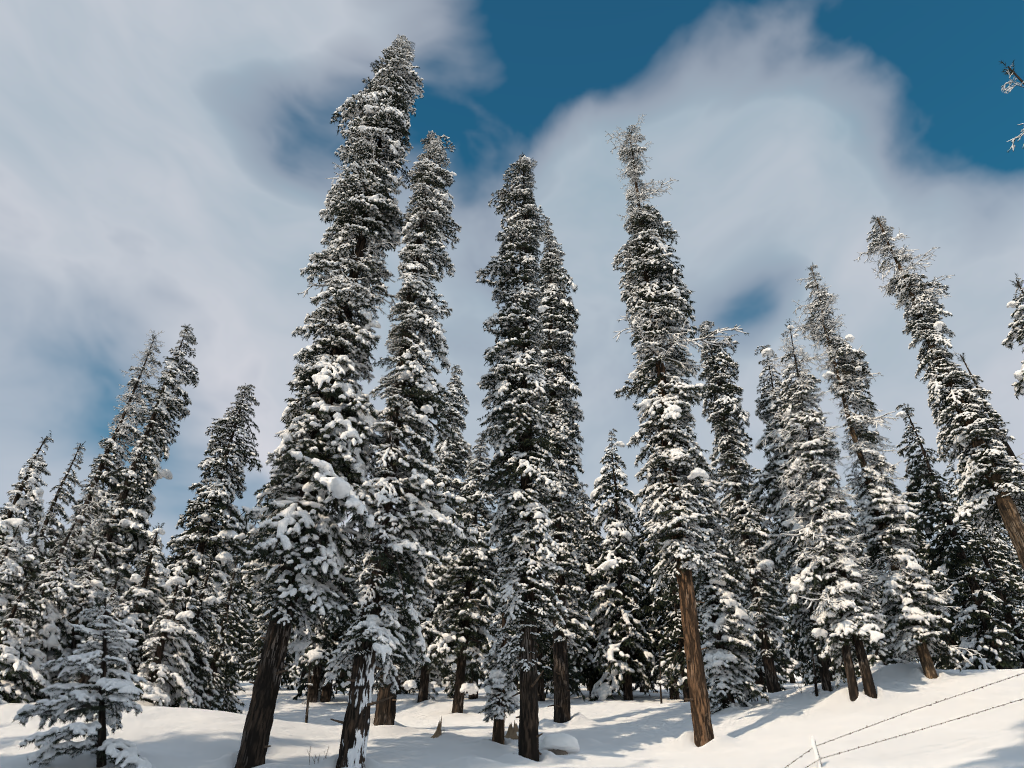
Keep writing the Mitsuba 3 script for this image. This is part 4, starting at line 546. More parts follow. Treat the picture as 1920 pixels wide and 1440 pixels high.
    {'name': 'fir_tree_071', 'label': 'first dim fir deeper between the leaning right fir and the right edge', 'base': (19.81, 28.5, 9.44), 'top': (19.81, 28.5, 19.6), 'r0': 0.18, 'profile': [(0.9574, np.float64(0.4), np.float64(0.12)), (0.787, np.float64(0.86), np.float64(0.86)), (0.5439, np.float64(1.08), np.float64(1.08)), (0.3208, np.float64(1.23), np.float64(1.23)), (0.1028, np.float64(1.35), np.float64(1.35))], 'style': {'full': 0.7, 'dark': 0.3}, 'lod': 2},
    {'name': 'fir_tree_072', 'label': 'second dim fir deeper between the leaning right fir and the right edge', 'base': (24.05, 31.32, 10.24), 'top': (24.05, 31.32, 21.05), 'r0': 0.18, 'profile': [(0.9549, np.float64(0.45), np.float64(0.11)), (0.7895, np.float64(0.78), np.float64(0.79)), (0.5464, np.float64(0.98), np.float64(0.98)), (0.3258, np.float64(1.12), np.float64(1.12)), (0.1078, np.float64(1.22), np.float64(1.23))], 'style': {'dark': 0.65, 'full': 0.35}, 'lod': 2},
    {'name': 'fir_tree_073', 'label': 'third dim fir deeper between the leaning right fir and the right edge', 'base': (24.65, 29.4, 9.69), 'top': (24.65, 29.4, 19.88), 'r0': 0.18, 'profile': [(0.9549, np.float64(0.43), np.float64(0.08)), (0.7895, np.float64(0.79), np.float64(0.79)), (0.5489, np.float64(0.99), np.float64(0.99)), (0.3283, np.float64(1.12), np.float64(1.13)), (0.1103, np.float64(1.24), np.float64(1.23))], 'style': {'full': 0.6, 'laden': 0.25, 'dark': 0.15}, 'lod': 2},
    {'name': 'fir_tree_074', 'label': 'first far dark fir third row between the left edge and the left pointed firs', 'base': (-27.56, 37.93, 12.24), 'top': (-27.56, 37.93, 19.34), 'r0': 0.18, 'profile': [(0.9298, np.float64(0.12), np.float64(0.5)), (0.787, np.float64(0.77), np.float64(0.77)), (0.5338, np.float64(0.99), np.float64(0.99)), (0.2932, np.float64(1.15), np.float64(1.15)), (0.0476, np.float64(1.29), np.float64(1.29))], 'style': {'dark': 0.65, 'full': 0.35}, 'lod': 2},
    {'name': 'fir_tree_075', 'label': 'second far dark fir third row between the left edge and the left pointed firs', 'base': (-24.4, 37.43, 12.12), 'top': (-24.4, 37.43, 19.14), 'r0': 0.18, 'profile': [(0.9298, np.float64(0.14), np.float64(0.49)), (0.787, np.float64(0.78), np.float64(0.78)), (0.5338, np.float64(1.01), np.float64(1.01)), (0.2957, np.float64(1.18), np.float64(1.17)), (0.0501, np.float64(1.32), np.float64(1.32))], 'style': {'full': 0.7, 'dark': 0.3}, 'lod': 2},
    {'name': 'fir_tree_076', 'label': 'first far dark fir third row between the left pointed firs and the dense pointed fir', 'base': (-24.13, 42.59, 13.89), 'top': (-24.13, 42.59, 21.74), 'r0': 0.18, 'profile': [(0.9273, np.float64(0.19), np.float64(0.54)), (0.7794, np.float64(0.89), np.float64(0.89)), (0.5163, np.float64(1.15), np.float64(1.15)), (0.2682, np.float64(1.34), np.float64(1.34)), (0.0175, np.float64(1.51), np.float64(1.5))], 'style': {'dark': 0.65, 'full': 0.35}, 'lod': 2},
    {'name': 'fir_tree_077', 'label': 'second far dark fir third row between the left pointed firs and the dense pointed fir', 'base': (-19.02, 40.41, 13.13), 'top': (-19.02, 40.41, 20.55), 'r0': 0.18, 'profile': [(0.9273, np.float64(0.21), np.float64(0.5)), (0.7845, np.float64(1.08), np.float64(1.08)), (0.5288, np.float64(1.38), np.float64(1.39)), (0.2882, np.float64(1.62), np.float64(1.62)), (0.0401, np.float64(1.83), np.float64(1.83))], 'style': {'full': 0.6, 'laden': 0.25, 'dark': 0.15}, 'lod': 2},
    {'name': 'fir_tree_078', 'label': 'third far dark fir third row between the left pointed firs and the dense pointed fir', 'base': (-17.73, 41.95, 13.61), 'top': (-17.73, 41.95, 23.54), 'r0': 0.18, 'profile': [(0.9398, np.float64(0.24), np.float64(0.52)), (0.7794, np.float64(0.97), np.float64(0.97)), (0.5188, np.float64(1.24), np.float64(1.24)), (0.2782, np.float64(1.44), np.float64(1.44)), (0.0351, np.float64(1.61), np.float64(1.61))], 'style': {'dark': 0.65, 'full': 0.35}, 'lod': 2},
    {'name': 'fir_tree_079', 'label': 'first far dark fir third row between the dense pointed fir and the tallest fir', 'base': (-14.54, 42.81, 13.99), 'top': (-14.54, 42.81, 23.87), 'r0': 0.18, 'profile': [(0.9398, np.float64(0.28), np.float64(0.51)), (0.7769, np.float64(1.22), np.float64(1.22)), (0.5163, np.float64(1.56), np.float64(1.56)), (0.2732, np.float64(1.82), np.float64(1.81)), (0.0276, np.float64(2.03), np.float64(2.04))], 'style': {'full': 0.7, 'dark': 0.3}, 'lod': 2},
    {'name': 'fir_tree_080', 'label': 'first far dark fir third row between the tallest fir and the second tall fir', 'base': (-12.12, 45.75, 14.91), 'top': (-12.12, 45.75, 26.01), 'r0': 0.18, 'profile': [(0.9424, np.float64(0.33), np.float64(0.53)), (0.7769, np.float64(1.14), np.float64(1.13)), (0.5138, np.float64(1.45), np.float64(1.45)), (0.2707, np.float64(1.69), np.float64(1.68)), (0.0251, np.float64(1.89), np.float64(1.89))], 'style': {'dark': 0.65, 'full': 0.35}, 'lod': 2},
    {'name': 'fir_tree_081', 'label': 'second far dark fir third row between the tallest fir and the second tall fir', 'base': (-7.33, 48.45, 15.78), 'top': (-7.33, 48.45, 28.93), 'r0': 0.18, 'profile': [(0.9449, np.float64(0.4), np.float64(0.53)), (0.7719, np.float64(1.27), np.float64(1.28)), (0.5088, np.float64(1.63), np.float64(1.63)), (0.2657, np.float64(1.89), np.float64(1.89)), (0.0251, np.float64(2.11), np.float64(2.11))], 'style': {'full': 0.6, 'laden': 0.25, 'dark': 0.15}, 'lod': 2},
    {'name': 'fir_tree_082', 'label': 'first far dark fir third row between the second tall fir and the snow capped fir', 'base': (-3.7, 48.08, 15.62), 'top': (-3.7, 48.08, 27.76), 'r0': 0.18, 'profile': [(0.9424, np.float64(0.42), np.float64(0.5)), (0.7769, np.float64(1.2), np.float64(1.2)), (0.5163, np.float64(1.53), np.float64(1.53)), (0.2757, np.float64(1.78), np.float64(1.78)), (0.0326, np.float64(2.0), np.float64(2.0))], 'style': {'dark': 0.65, 'full': 0.35}, 'lod': 2},
    {'name': 'fir_tree_083', 'label': 'second far dark fir third row between the second tall fir and the snow capped fir', 'base': (0.07, 45.55, 14.88), 'top': (0.07, 45.55, 26.66), 'r0': 0.18, 'profile': [(0.9449, np.float64(0.43), np.float64(0.44)), (0.7769, np.float64(1.25), np.float64(1.25)), (0.5188, np.float64(1.6), np.float64(1.6)), (0.2782, np.float64(1.86), np.float64(1.86)), (0.0351, np.float64(2.09), np.float64(2.09))], 'style': {'full': 0.7, 'dark': 0.3}, 'lod': 2},
    {'name': 'fir_tree_084', 'label': 'first far dark fir third row between the snow capped fir and the orange-brown trunk', 'base': (4.8, 48.89, 15.87), 'top': (4.8, 48.89, 27.0), 'r0': 0.18, 'profile': [(0.9398, np.float64(0.49), np.float64(0.43)), (0.782, np.float64(1.11), np.float64(1.11)), (0.5238, np.float64(1.42), np.float64(1.42)), (0.2857, np.float64(1.66), np.float64(1.66)), (0.0426, np.float64(1.87), np.float64(1.87))], 'style': {'dark': 0.65, 'full': 0.35}, 'lod': 2},
    {'name': 'fir_tree_085', 'label': 'second far dark fir third row between the snow capped fir and the orange-brown trunk', 'base': (7.87, 47.86, 15.57), 'top': (7.87, 47.86, 27.57), 'r0': 0.18, 'profile': [(0.9424, np.float64(0.51), np.float64(0.4)), (0.7794, np.float64(1.2), np.float64(1.2)), (0.5238, np.float64(1.53), np.float64(1.53)), (0.2832, np.float64(1.78), np.float64(1.78)), (0.0451, np.float64(2.0), np.float64(2.0))], 'style': {'full': 0.6, 'laden': 0.25, 'dark': 0.15}, 'lod': 2},
    {'name': 'fir_tree_086', 'label': 'first far dark fir third row between the orange-brown trunk and the stubby fir', 'base': (11.85, 45.63, 14.84), 'top': (11.85, 45.63, 26.46), 'r0': 0.18, 'profile': [(0.9449, np.float64(0.51), np.float64(0.35)), (0.782, np.float64(1.31), np.float64(1.31)), (0.5288, np.float64(1.68), np.float64(1.68)), (0.2932, np.float64(1.95), np.float64(1.95)), (0.0551, np.float64(2.18), np.float64(2.18))], 'style': {'dark': 0.65, 'full': 0.35}, 'lod': 2},
    {'name': 'fir_tree_087', 'label': 'second far dark fir third row between the orange-brown trunk and the stubby fir', 'base': (15.05, 43.3, 14.05), 'top': (15.05, 43.3, 26.01), 'r0': 0.18, 'profile': [(0.9474, np.float64(0.52), np.float64(0.3)), (0.7845, np.float64(1.03), np.float64(1.03)), (0.5313, np.float64(1.31), np.float64(1.31)), (0.2982, np.float64(1.52), np.float64(1.52)), (0.0677, np.float64(1.69), np.float64(1.7))], 'style': {'full': 0.7, 'dark': 0.3}, 'lod': 2},
    {'name': 'fir_tree_088', 'label': 'first far dark fir third row between the stubby fir and the crooked spire', 'base': (18.12, 41.05, 13.32), 'top': (18.12, 41.05, 24.55), 'r0': 0.18, 'profile': [(0.9474, np.float64(0.51), np.float64(0.25)), (0.787, np.float64(1.1), np.float64(1.1)), (0.5388, np.float64(1.4), np.float64(1.4)), (0.3083, np.float64(1.62), np.float64(1.62)), (0.0777, np.float64(1.81), np.float64(1.81))], 'style': {'dark': 0.65, 'full': 0.35}, 'lod': 2},
    {'name': 'fir_tree_089', 'label': 'first far dark fir third row between the crooked spire and the leaning right fir', 'base': (21.85, 42.56, 13.8), 'top': (21.85, 42.56, 23.13), 'r0': 0.18, 'profile': [(0.9373, np.float64(0.53), np.float64(0.22)), (0.7945, np.float64(0.98), np.float64(0.98)), (0.5514, np.float64(1.25), np.float64(1.25)), (0.3233, np.float64(1.46), np.float64(1.46)), (0.0902, np.float64(1.64), np.float64(1.64))], 'style': {'full': 0.6, 'laden': 0.25, 'dark': 0.15}, 'lod': 2},
    {'name': 'fir_tree_090', 'label': 'second far dark fir third row between the crooked spire and the leaning right fir', 'base': (22.91, 38.89, 12.68), 'top': (22.91, 38.89, 24.51), 'r0': 0.18, 'profile': [(0.9499, np.float64(0.52), np.float64(0.19)), (0.7845, np.float64(0.93), np.float64(0.93)), (0.5363, np.float64(1.18), np.float64(1.17)), (0.3083, np.float64(1.35), np.float64(1.35)), (0.0802, np.float64(1.5), np.float64(1.49))], 'style': {'dark': 0.65, 'full': 0.35}, 'lod': 2},
    {'name': 'fir_tree_091', 'label': 'first far dark fir third row between the leaning right fir and the right edge', 'base': (26.22, 36.33, 11.83), 'top': (26.22, 36.33, 24.29), 'r0': 0.18, 'profile': [(0.9549, np.float64(0.52), np.float64(0.14)), (0.7845, np.float64(0.79), np.float64(0.79)), (0.5363, np.float64(0.99), np.float64(0.99)), (0.3108, np.float64(1.13), np.float64(1.13)), (0.0902, np.float64(1.24), np.float64(1.25))], 'style': {'full': 0.7, 'dark': 0.3}, 'lod': 2},
    {'name': 'fir_tree_092', 'label': 'second far dark fir third row between the leaning right fir and the right edge', 'base': (29.03, 37.4, 12.2), 'top': (29.03, 37.4, 24.59), 'r0': 0.18, 'profile': [(0.9549, np.float64(0.53), np.float64(0.13)), (0.7845, np.float64(0.78), np.float64(0.78)), (0.5388, np.float64(0.97), np.float64(0.98)), (0.3108, np.float64(1.12), np.float64(1.11)), (0.0877, np.float64(1.23), np.float64(1.22))], 'style': {'dark': 0.65, 'full': 0.35}, 'lod': 2},
    {'name': 'fir_tree_093', 'label': 'first hazy fir last row between the left edge and the left pointed firs', 'base': (-33.14, 48.32, 15.7), 'top': (-33.14, 48.32, 24.08), 'r0': 0.18, 'profile': [(0.9248, np.float64(0.17), np.float64(0.63)), (0.7744, np.float64(1.12), np.float64(1.11)), (0.5038, np.float64(1.43), np.float64(1.43)), (0.2506, np.float64(1.67), np.float64(1.66)), (0.0, np.float64(1.91), np.float64(1.84))], 'style': {'full': 0.6, 'laden': 0.25, 'dark': 0.15}, 'lod': 2},
    {'name': 'fir_tree_094', 'label': 'second hazy fir last row between the left edge and the left pointed firs', 'base': (-30.25, 48.98, 15.98), 'top': (-30.25, 48.98, 23.43), 'r0': 0.18, 'profile': [(0.9148, np.float64(0.19), np.float64(0.62)), (0.7744, np.float64(1.12), np.float64(1.11)), (0.5013, np.float64(1.43), np.float64(1.44)), (0.2431, np.float64(1.68), np.float64(1.69)), (0.0, np.float64(1.96), np.float64(1.85))], 'style': {'dark': 0.65, 'full': 0.35}, 'lod': 2},
    {'name': 'fir_tree_095', 'label': 'first hazy fir last row between the left pointed firs and the dense pointed fir', 'base': (-28.17, 54.73, 17.85), 'top': (-28.17, 54.73, 27.99), 'r0': 0.18, 'profile': [(0.9273, np.float64(0.26), np.float64(0.69)), (0.7694, np.float64(1.26), np.float64(1.26)), (0.4962, np.float64(1.61), np.float64(1.61)), (0.2381, np.float64(1.88), np.float64(1.88)), (0.0, np.float64(2.2), np.float64(2.05))], 'style': {'full': 0.7, 'dark': 0.3}, 'lod': 2},
    {'name': 'fir_tree_096', 'label': 'second hazy fir last row between the left pointed firs and the dense pointed fir', 'base': (-23.78, 55.36, 18.02), 'top': (-23.78, 55.36, 27.97), 'r0': 0.18, 'profile': [(0.9248, np.float64(0.3), np.float64(0.67)), (0.7719, np.float64(1.31), np.float64(1.3)), (0.5013, np.float64(1.68), np.float64(1.68)), (0.2431, np.float64(1.96), np.float64(1.97)), (0.0, np.float64(2.26), np.float64(2.17))], 'style': {'dark': 0.65, 'full': 0.35}, 'lod': 2},
    {'name': 'fir_tree_097', 'label': 'first hazy fir last row between the dense pointed fir and the tallest fir', 'base': (-20.39, 57.34, 18.6), 'top': (-20.39, 57.34, 33.29), 'r0': 0.18, 'profile': [(0.9424, np.float64(0.37), np.float64(0.71)), (0.7669, np.float64(1.46), np.float64(1.47)), (0.4987, np.float64(1.87), np.float64(1.86)), (0.2481, np.float64(2.16), np.float64(2.16)), (0.0, np.float64(2.41), np.float64(2.41))], 'style': {'full': 0.6, 'laden': 0.25, 'dark': 0.15}, 'lod': 2},
    {'name': 'fir_tree_098', 'label': 'second hazy fir last row between the dense pointed fir and the tallest fir', 'base': (-16.67, 59.06, 19.19), 'top': (-16.67, 59.06, 33.38), 'r0': 0.18, 'profile': [(0.9398, np.float64(0.41), np.float64(0.7)), (0.7694, np.float64(1.23), np.float64(1.22)), (0.4987, np.float64(1.56), np.float64(1.56)), (0.2481, np.float64(1.82), np.float64(1.82)), (0.0, np.float64(2.05), np.float64(2.03))], 'style': {'dark': 0.65, 'full': 0.35}, 'lod': 2},
    {'name': 'fir_tree_099', 'label': 'first hazy fir last row between the tallest fir and the second tall fir', 'base': (-10.78, 56.61, 18.33), 'top': (-10.78, 56.61, 33.37), 'r0': 0.18, 'profile': [(0.9449, np.float64(0.45), np.float64(0.64)), (0.7694, np.float64(1.38), np.float64(1.39)), (0.5038, np.float64(1.76), np.float64(1.76)), (0.2581, np.float64(2.05), np.float64(2.04)), (0.0125, np.float64(2.29), np.float64(2.29))], 'style': {'full': 0.7, 'dark': 0.3}, 'lod': 2},
    {'name': 'fir_tree_100', 'label': 'first hazy fir last row between the second tall fir and the snow capped fir', 'base': (-6.86, 59.55, 19.34), 'top': (-6.86, 59.55, 34.87), 'r0': 0.18, 'profile': [(0.9449, np.float64(0.51), np.float64(0.64)), (0.7694, np.float64(1.4), np.float64(1.4)), (0.5013, np.float64(1.79), np.float64(1.79)), (0.2531, np.float64(2.08), np.float64(2.08)), (0.0075, np.float64(2.33), np.float64(2.32))], 'style': {'dark': 0.65, 'full': 0.35}, 'lod': 2},
    {'name': 'fir_tree_101', 'label': 'second hazy fir last row between the second tall fir and the snow capped fir', 'base': (0.3, 58.19, 18.99), 'top': (0.3, 58.19, 32.55), 'r0': 0.18, 'profile': [(0.9398, np.float64(0.54), np.float64(0.56)), (0.7719, np.float64(1.4), np.float64(1.4)), (0.5063, np.float64(1.8), np.float64(1.8)), (0.2581, np.float64(2.1), np.float64(2.1)), (0.0075, np.float64(2.36), np.float64(2.36))], 'style': {'full': 0.6, 'laden': 0.25, 'dark': 0.15}, 'lod': 2},
    {'name': 'fir_tree_102', 'label': 'first hazy fir last row between the snow capped fir and the orange-brown trunk', 'base': (4.6, 59.94, 19.52), 'top': (4.6, 59.94, 33.23), 'r0': 0.18, 'profile': [(0.9398, np.float64(0.59), np.float64(0.54)), (0.7744, np.float64(1.55), np.float64(1.56)), (0.5088, np.float64(1.99), np.float64(2.0)), (0.2607, np.float64(2.33), np.float64(2.33)), (0.01, np.float64(2.62), np.float64(2.62))], 'style': {'dark': 0.65, 'full': 0.35}, 'lod': 2},
    {'name': 'fir_tree_103', 'label': 'second hazy fir last row between the snow capped fir and the orange-brown trunk', 'base': (9.39, 60.92, 19.86), 'top': (9.39, 60.92, 34.3), 'r0': 0.18, 'profile': [(0.9398, np.float64(0.64), np.float64(0.51)), (0.7719, np.float64(1.5), np.float64(1.49)), (0.5088, np.float64(1.92), np.float64(1.92)), (0.2607, np.float64(2.23), np.float64(2.23)), (0.0125, np.float64(2.51), np.float64(2.51))], 'style': {'full': 0.7, 'dark': 0.3}, 'lod': 2},
    {'name': 'fir_tree_104', 'label': 'first hazy fir last row between the orange-brown trunk and the stubby fir', 'base': (14.39, 57.64, 18.69), 'top': (14.39, 57.64, 34.21), 'r0': 0.18, 'profile': [(0.9449, np.float64(0.65), np.float64(0.45)), (0.7744, np.float64(1.52), np.float64(1.52)), (0.5138, np.float64(1.93), np.float64(1.94)), (0.2707, np.float64(2.25), np.float64(2.24)), (0.0301, np.float64(2.51), np.float64(2.51))], 'style': {'dark': 0.65, 'full': 0.35}, 'lod': 2},
    {'name': 'fir_tree_105', 'label': 'second hazy fir last row between the orange-brown trunk and the stubby fir', 'base': (20.38, 55.02, 17.83), 'top': (20.38, 55.02, 34.12), 'r0': 0.18, 'profile': [(0.9499, np.float64(0.67), np.float64(0.38)), (0.7744, np.float64(1.16), np.float64(1.16)), (0.5138, np.float64(1.47), np.float64(1.47)), (0.2757, np.float64(1.7), np.float64(1.69)), (0.0401, np.float64(1.89), np.float64(1.89))], 'style': {'full': 0.6, 'laden': 0.25, 'dark': 0.15}, 'lod': 2},
    {'name': 'fir_tree_106', 'label': 'first hazy fir last row between the stubby fir and the crooked spire', 'base': (23.46, 53.02, 17.17), 'top': (23.46, 53.02, 30.81), 'r0': 0.18, 'profile': [(0.9449, np.float64(0.65), np.float64(0.32)), (0.782, np.float64(1.26), np.float64(1.26)), (0.5263, np.float64(1.61), np.float64(1.61)), (0.2882, np.float64(1.86), np.float64(1.86)), (0.0501, np.float64(2.08), np.float64(2.08))], 'style': {'dark': 0.65, 'full': 0.35}, 'lod': 2},
    {'name': 'fir_tree_107', 'label': 'first hazy fir last row between the crooked spire and the leaning right fir', 'base': (28.41, 55.03, 17.84), 'top': (28.41, 55.03, 31.26), 'r0': 0.18, 'profile': [(0.9424, np.float64(0.69), np.float64(0.3)), (0.782, np.float64(1.25), np.float64(1.25)), (0.5263, np.float64(1.6), np.float64(1.59)), (0.2907, np.float64(1.85), np.float64(1.85)), (0.0501, np.float64(2.07), np.float64(2.07))], 'style': {'full': 0.7, 'dark': 0.3}, 'lod': 2},
    {'name': 'fir_tree_108', 'label': 'second hazy fir last row between the crooked spire and the leaning right fir', 'base': (33.69, 51.8, 16.88), 'top': (33.69, 51.8, 34.34), 'r0': 0.18, 'profile': [(0.9549, np.float64(0.72), np.float64(0.24)), (0.7744, np.float64(1.21), np.float64(1.22)), (0.5138, np.float64(1.53), np.float64(1.52)), (0.2807, np.float64(1.73), np.float64(1.74)), (0.0476, np.float64(1.91), np.float64(1.9))], 'style': {'dark': 0.65, 'full': 0.35}, 'lod': 2},
    {'name': 'fir_tree_109', 'label': 'first hazy fir last row between the leaning right fir and the right edge', 'base': (37.63, 49.16, 16.0), 'top': (37.63, 49.16, 34.09), 'r0': 0.18, 'profile': [(0.9574, np.float64(0.72), np.float64(0.18)), (0.7719, np.float64(1.11), np.float64(1.09)), (0.5163, np.float64(1.36), np.float64(1.38)), (0.2832, np.float64(1.55), np.float64(1.55)), (0.0551, np.float64(1.69), np.float64(1.69))], 'style': {'full': 0.6, 'laden': 0.25, 'dark': 0.15}, 'lod': 2},
    {'name': 'fir_tree_110', 'label': 'second hazy fir last row between the leaning right fir and the right edge', 'base': (39.54, 47.34, 15.35), 'top': (39.54, 47.34, 32.45), 'r0': 0.18, 'profile': [(0.9549, np.float64(0.71), np.float64(0.14)), (0.7769, np.float64(1.09), np.float64(1.1)), (0.5213, np.float64(1.36), np.float64(1.35)), (0.2907, np.float64(1.54), np.float64(1.53)), (0.0652, np.float64(1.68), np.float64(1.67))], 'style': {'dark': 0.65, 'full': 0.35}, 'lod': 2},
    {'name': 'fir_tree_111', 'label': 'third shaded fir deep between the snow capped fir and the orange-brown trunk', 'base': (3.36, 30.31, 9.87), 'top': (3.36, 30.31, 19.51), 'r0': 0.18, 'profile': [(0.9524, np.float64(0.32), np.float64(0.27)), (0.787, np.float64(0.93), np.float64(0.93)), (0.5439, np.float64(1.18), np.float64(1.18)), (0.3183, np.float64(1.37), np.float64(1.37)), (0.0952, np.float64(1.53), np.float64(1.52))], 'style': {'full': 0.7, 'dark': 0.3}, 'lod': 2},
    {'name': 'fir_tree_112', 'label': 'fifth shaded fir deep between the snow capped fir and the orange-brown trunk', 'base': (6.29, 29.33, 9.6), 'top': (6.29, 29.33, 18.98), 'r0': 0.18, 'profile': [(0.9524, np.float64(0.33), np.float64(0.24)), (0.7895, np.float64(1.06), np.float64(1.06)), (0.5439, np.float64(1.34), np.float64(1.34)), (0.3208, np.float64(1.55), np.float64(1.55)), (0.1003, np.float64(1.73), np.float64(1.73))], 'style': {'dark': 0.65, 'full': 0.35}, 'lod': 2},
    {'name': 'fir_tree_113', 'label': 'second shaded fir deep between the left pointed firs and the dense pointed fir', 'base': (-13.7, 24.42, 7.73), 'top': (-13.7, 24.42, 14.43), 'r0': 0.18, 'profile': [(0.9499, np.float64(0.11), np.float64(0.32)), (0.8045, np.float64(0.73), np.float64(0.73)), (0.5789, np.float64(0.93), np.float64(0.93)), (0.3659, np.float64(1.08), np.float64(1.08)), (0.1529, np.float64(1.2), np.float64(1.2))], 'style': {'full': 0.6, 'laden': 0.25, 'dark': 0.15}, 'lod': 2},
    {'name': 'fir_tree_114', 'label': 'fourth shaded fir deep between the left pointed firs and the dense pointed fir', 'base': (-11.48, 23.33, 7.09), 'top': (-11.48, 23.33, 12.19), 'r0': 0.18, 'profile': [(0.9398, np.float64(0.11), np.float64(0.29)), (0.8346, np.float64(0.74), np.float64(0.74)), (0.6391, np.float64(0.96), np.float64(0.96)), (0.4511, np.float64(1.12), np.float64(1.12)), (0.2607, np.float64(1.27), np.float64(1.27))], 'style': {'dark': 0.65, 'full': 0.35}, 'lod': 2},
    {'name': 'fir_tree_115', 'label': 'second shaded fir deep between the left edge and the left pointed firs', 'base': (-15.91, 21.81, 6.75), 'top': (-15.91, 21.81, 12.34), 'r0': 0.18, 'profile': [(0.9474, np.float64(0.07), np.float64(0.29)), (0.8221, np.float64(0.71), np.float64(0.7)), (0.609, np.float64(0.9), np.float64(0.9)), (0.411, np.float64(1.04), np.float64(1.04)), (0.2105, np.float64(1.17), np.float64(1.16))], 'style': {'full': 0.7, 'dark': 0.3}, 'lod': 2},
    {'name': 'fir_tree_116', 'label': 'second shaded fir deep between the snow capped fir and the orange-brown trunk', 'base': (2.22, 29.92, 9.73), 'top': (2.22, 29.92, 17.08), 'r0': 0.18, 'profile': [(0.9424, np.float64(0.29), np.float64(0.27)), (0.7995, np.float64(1.0), np.float64(1.0)), (0.5639, np.float64(1.28), np.float64(1.28)), (0.3434, np.float64(1.5), np.float64(1.5)), (0.1203, np.float64(1.69), np.float64(1.69))], 'style': {'dark': 0.65, 'full': 0.35}, 'lod': 2},
    {'name': 'fir_tree_117', 'label': 'first shaded fir deep between the tallest fir and the second tall fir', 'base': (-6.77, 27.17, 8.78), 'top': (-6.77, 27.17, 15.52), 'r0': 0.18, 'profile': [(0.9449, np.float64(0.2), np.float64(0.31)), (0.802, np.float64(0.83), np.float64(0.83)), (0.5689, np.float64(1.07), np.float64(1.07)), (0.3509, np.float64(1.24), np.float64(1.24)), (0.1303, np.float64(1.4), np.float64(1.4))], 'style': {'full': 0.6, 'laden': 0.25, 'dark': 0.15}, 'lod': 2},
    {'name': 'young_fir_tree', 'label': 'young fir loaded with rounded shelves of snow, in the shade at the lower left corner', 'base': (-5.34, 10.89, 3.64), 'top': (-5.93, 10.6, 5.83), 'r0': 0.06, 'profile': [(0.9649, np.float64(0.18), np.float64(0.18)), (0.8897, np.float64(0.32), np.float64(0.35)), (0.787, np.float64(0.45), np.float64(0.44)), (0.6216, np.float64(0.66), np.float64(0.77)), (0.4937, np.float64(0.93), np.float64(0.88)), (0.3709, np.float64(1.03), np.float64(0.81)), (0.2506, np.float64(1.04), np.float64(0.87)), (0.1028, np.float64(1.06), np.float64(1.19)), (0.0301, np.float64(0.98), np.float64(1.07))], 'style': {'fir': 1}, 'lod': 0, 'thin': 1.05},
    {'name': 'fir_seedling', 'label': 'seedling fir half buried in snow between the two leaning trunks', 'base': (-4.03, 16.0, 5.42), 'top': (-4.14, 15.97, 6.62), 'r0': 0.025, 'profile': [(0.9098, np.float64(0.09), np.float64(0.11)), (0.6441, np.float64(0.22), np.float64(0.28)), (0.4286, np.float64(0.24), np.float64(0.34))], 'style': {'fir': 1}, 'lod': 1, 'thin': 3.5},
    {'name': 'fir_seedling_001', 'label': 'dark seedling fir capped with snow left of the sunlit orange-brown trunk', 'base': (5.01, 25.51, 8.43), 'top': (5.13, 25.49, 10.23), 'r0': 0.03, 'profile': [(0.8997, np.float64(0.19), np.float64(0.17)), (0.6541, np.float64(0.48), np.float64(0.43)), (0.4035, np.float64(0.53), np.float64(0.41))], 'style': {'far_laden': 1}, 'lod': 2, 'thin': 2},
    {'name': 'fir_seedling_002', 'label': 'drooping seedling fir between the two slim trunks right of the sunlit one', 'base': (7.02, 17.66, 6.54), 'top': (7.16, 17.6, 7.8), 'r0': 0.03, 'profile': [(0.9023, np.float64(0.13), np.float64(0.11)), (0.609, np.float64(0.29), np.float64(0.24)), (0.2782, np.float64(0.33), np.float64(0.25))], 'style': {'far_laden': 1}, 'lod': 2, 'thin': 2},
    {'name': 'fir_tree_118', 'label': 'tall snowy fir standing out of view beside the photographer, its shadow falling on the foreground', 'base': (np.float64(-14.62), np.float64(1.06), 0.35), 'top': (np.float64(-14.62), np.float64(1.06), 15.81), 'r0': 0.2, 'profile': [(0.06, 2.3, 2.3), (0.4, 2.07, 2.07), (0.8, 1.15, 1.15), (0.98, 0.12, 0.12)], 'style': {'full': 0.7, 'dark': 0.3}, 'lod': 2, 'crown_group': 'firs out of view beside the photographer', 'thin': 0.5},
    {'name': 'fir_tree_119', 'label': 'tall snowy fir standing out of view beside the photographer, its shadow falling on the foreground', 'base': (np.float64(-14.62), np.float64(1.87), 0.64), 'top': (np.float64(-14.62), np.float64(1.87), 14.08), 'r0': 0.2, 'profile': [(0.06, 2.2, 2.2), (0.4, 1.9800000000000002, 1.9800000000000002), (0.8, 1.1, 1.1), (0.98, 0.12, 0.12)], 'style': {'full': 0.7, 'dark': 0.3}, 'lod': 2, 'crown_group': 'firs out of view beside the photographer', 'thin': 0.5},
    {'name': 'fir_tree_120', 'label': 'tall snowy fir standing out of view beside the photographer, its shadow falling on the foreground', 'base': (np.float64(-13.29), np.float64(1.03), 0.38), 'top': (np.float64(-13.29), np.float64(1.03), 13.9), 'r0': 0.2, 'profile': [(0.06, 2.0, 2.0), (0.4, 1.8, 1.8), (0.8, 1.0, 1.0), (0.98, 0.12, 0.12)], 'style': {'full': 0.7, 'dark': 0.3}, 'lod': 2, 'crown_group': 'firs out of view beside the photographer', 'thin': 0.5},
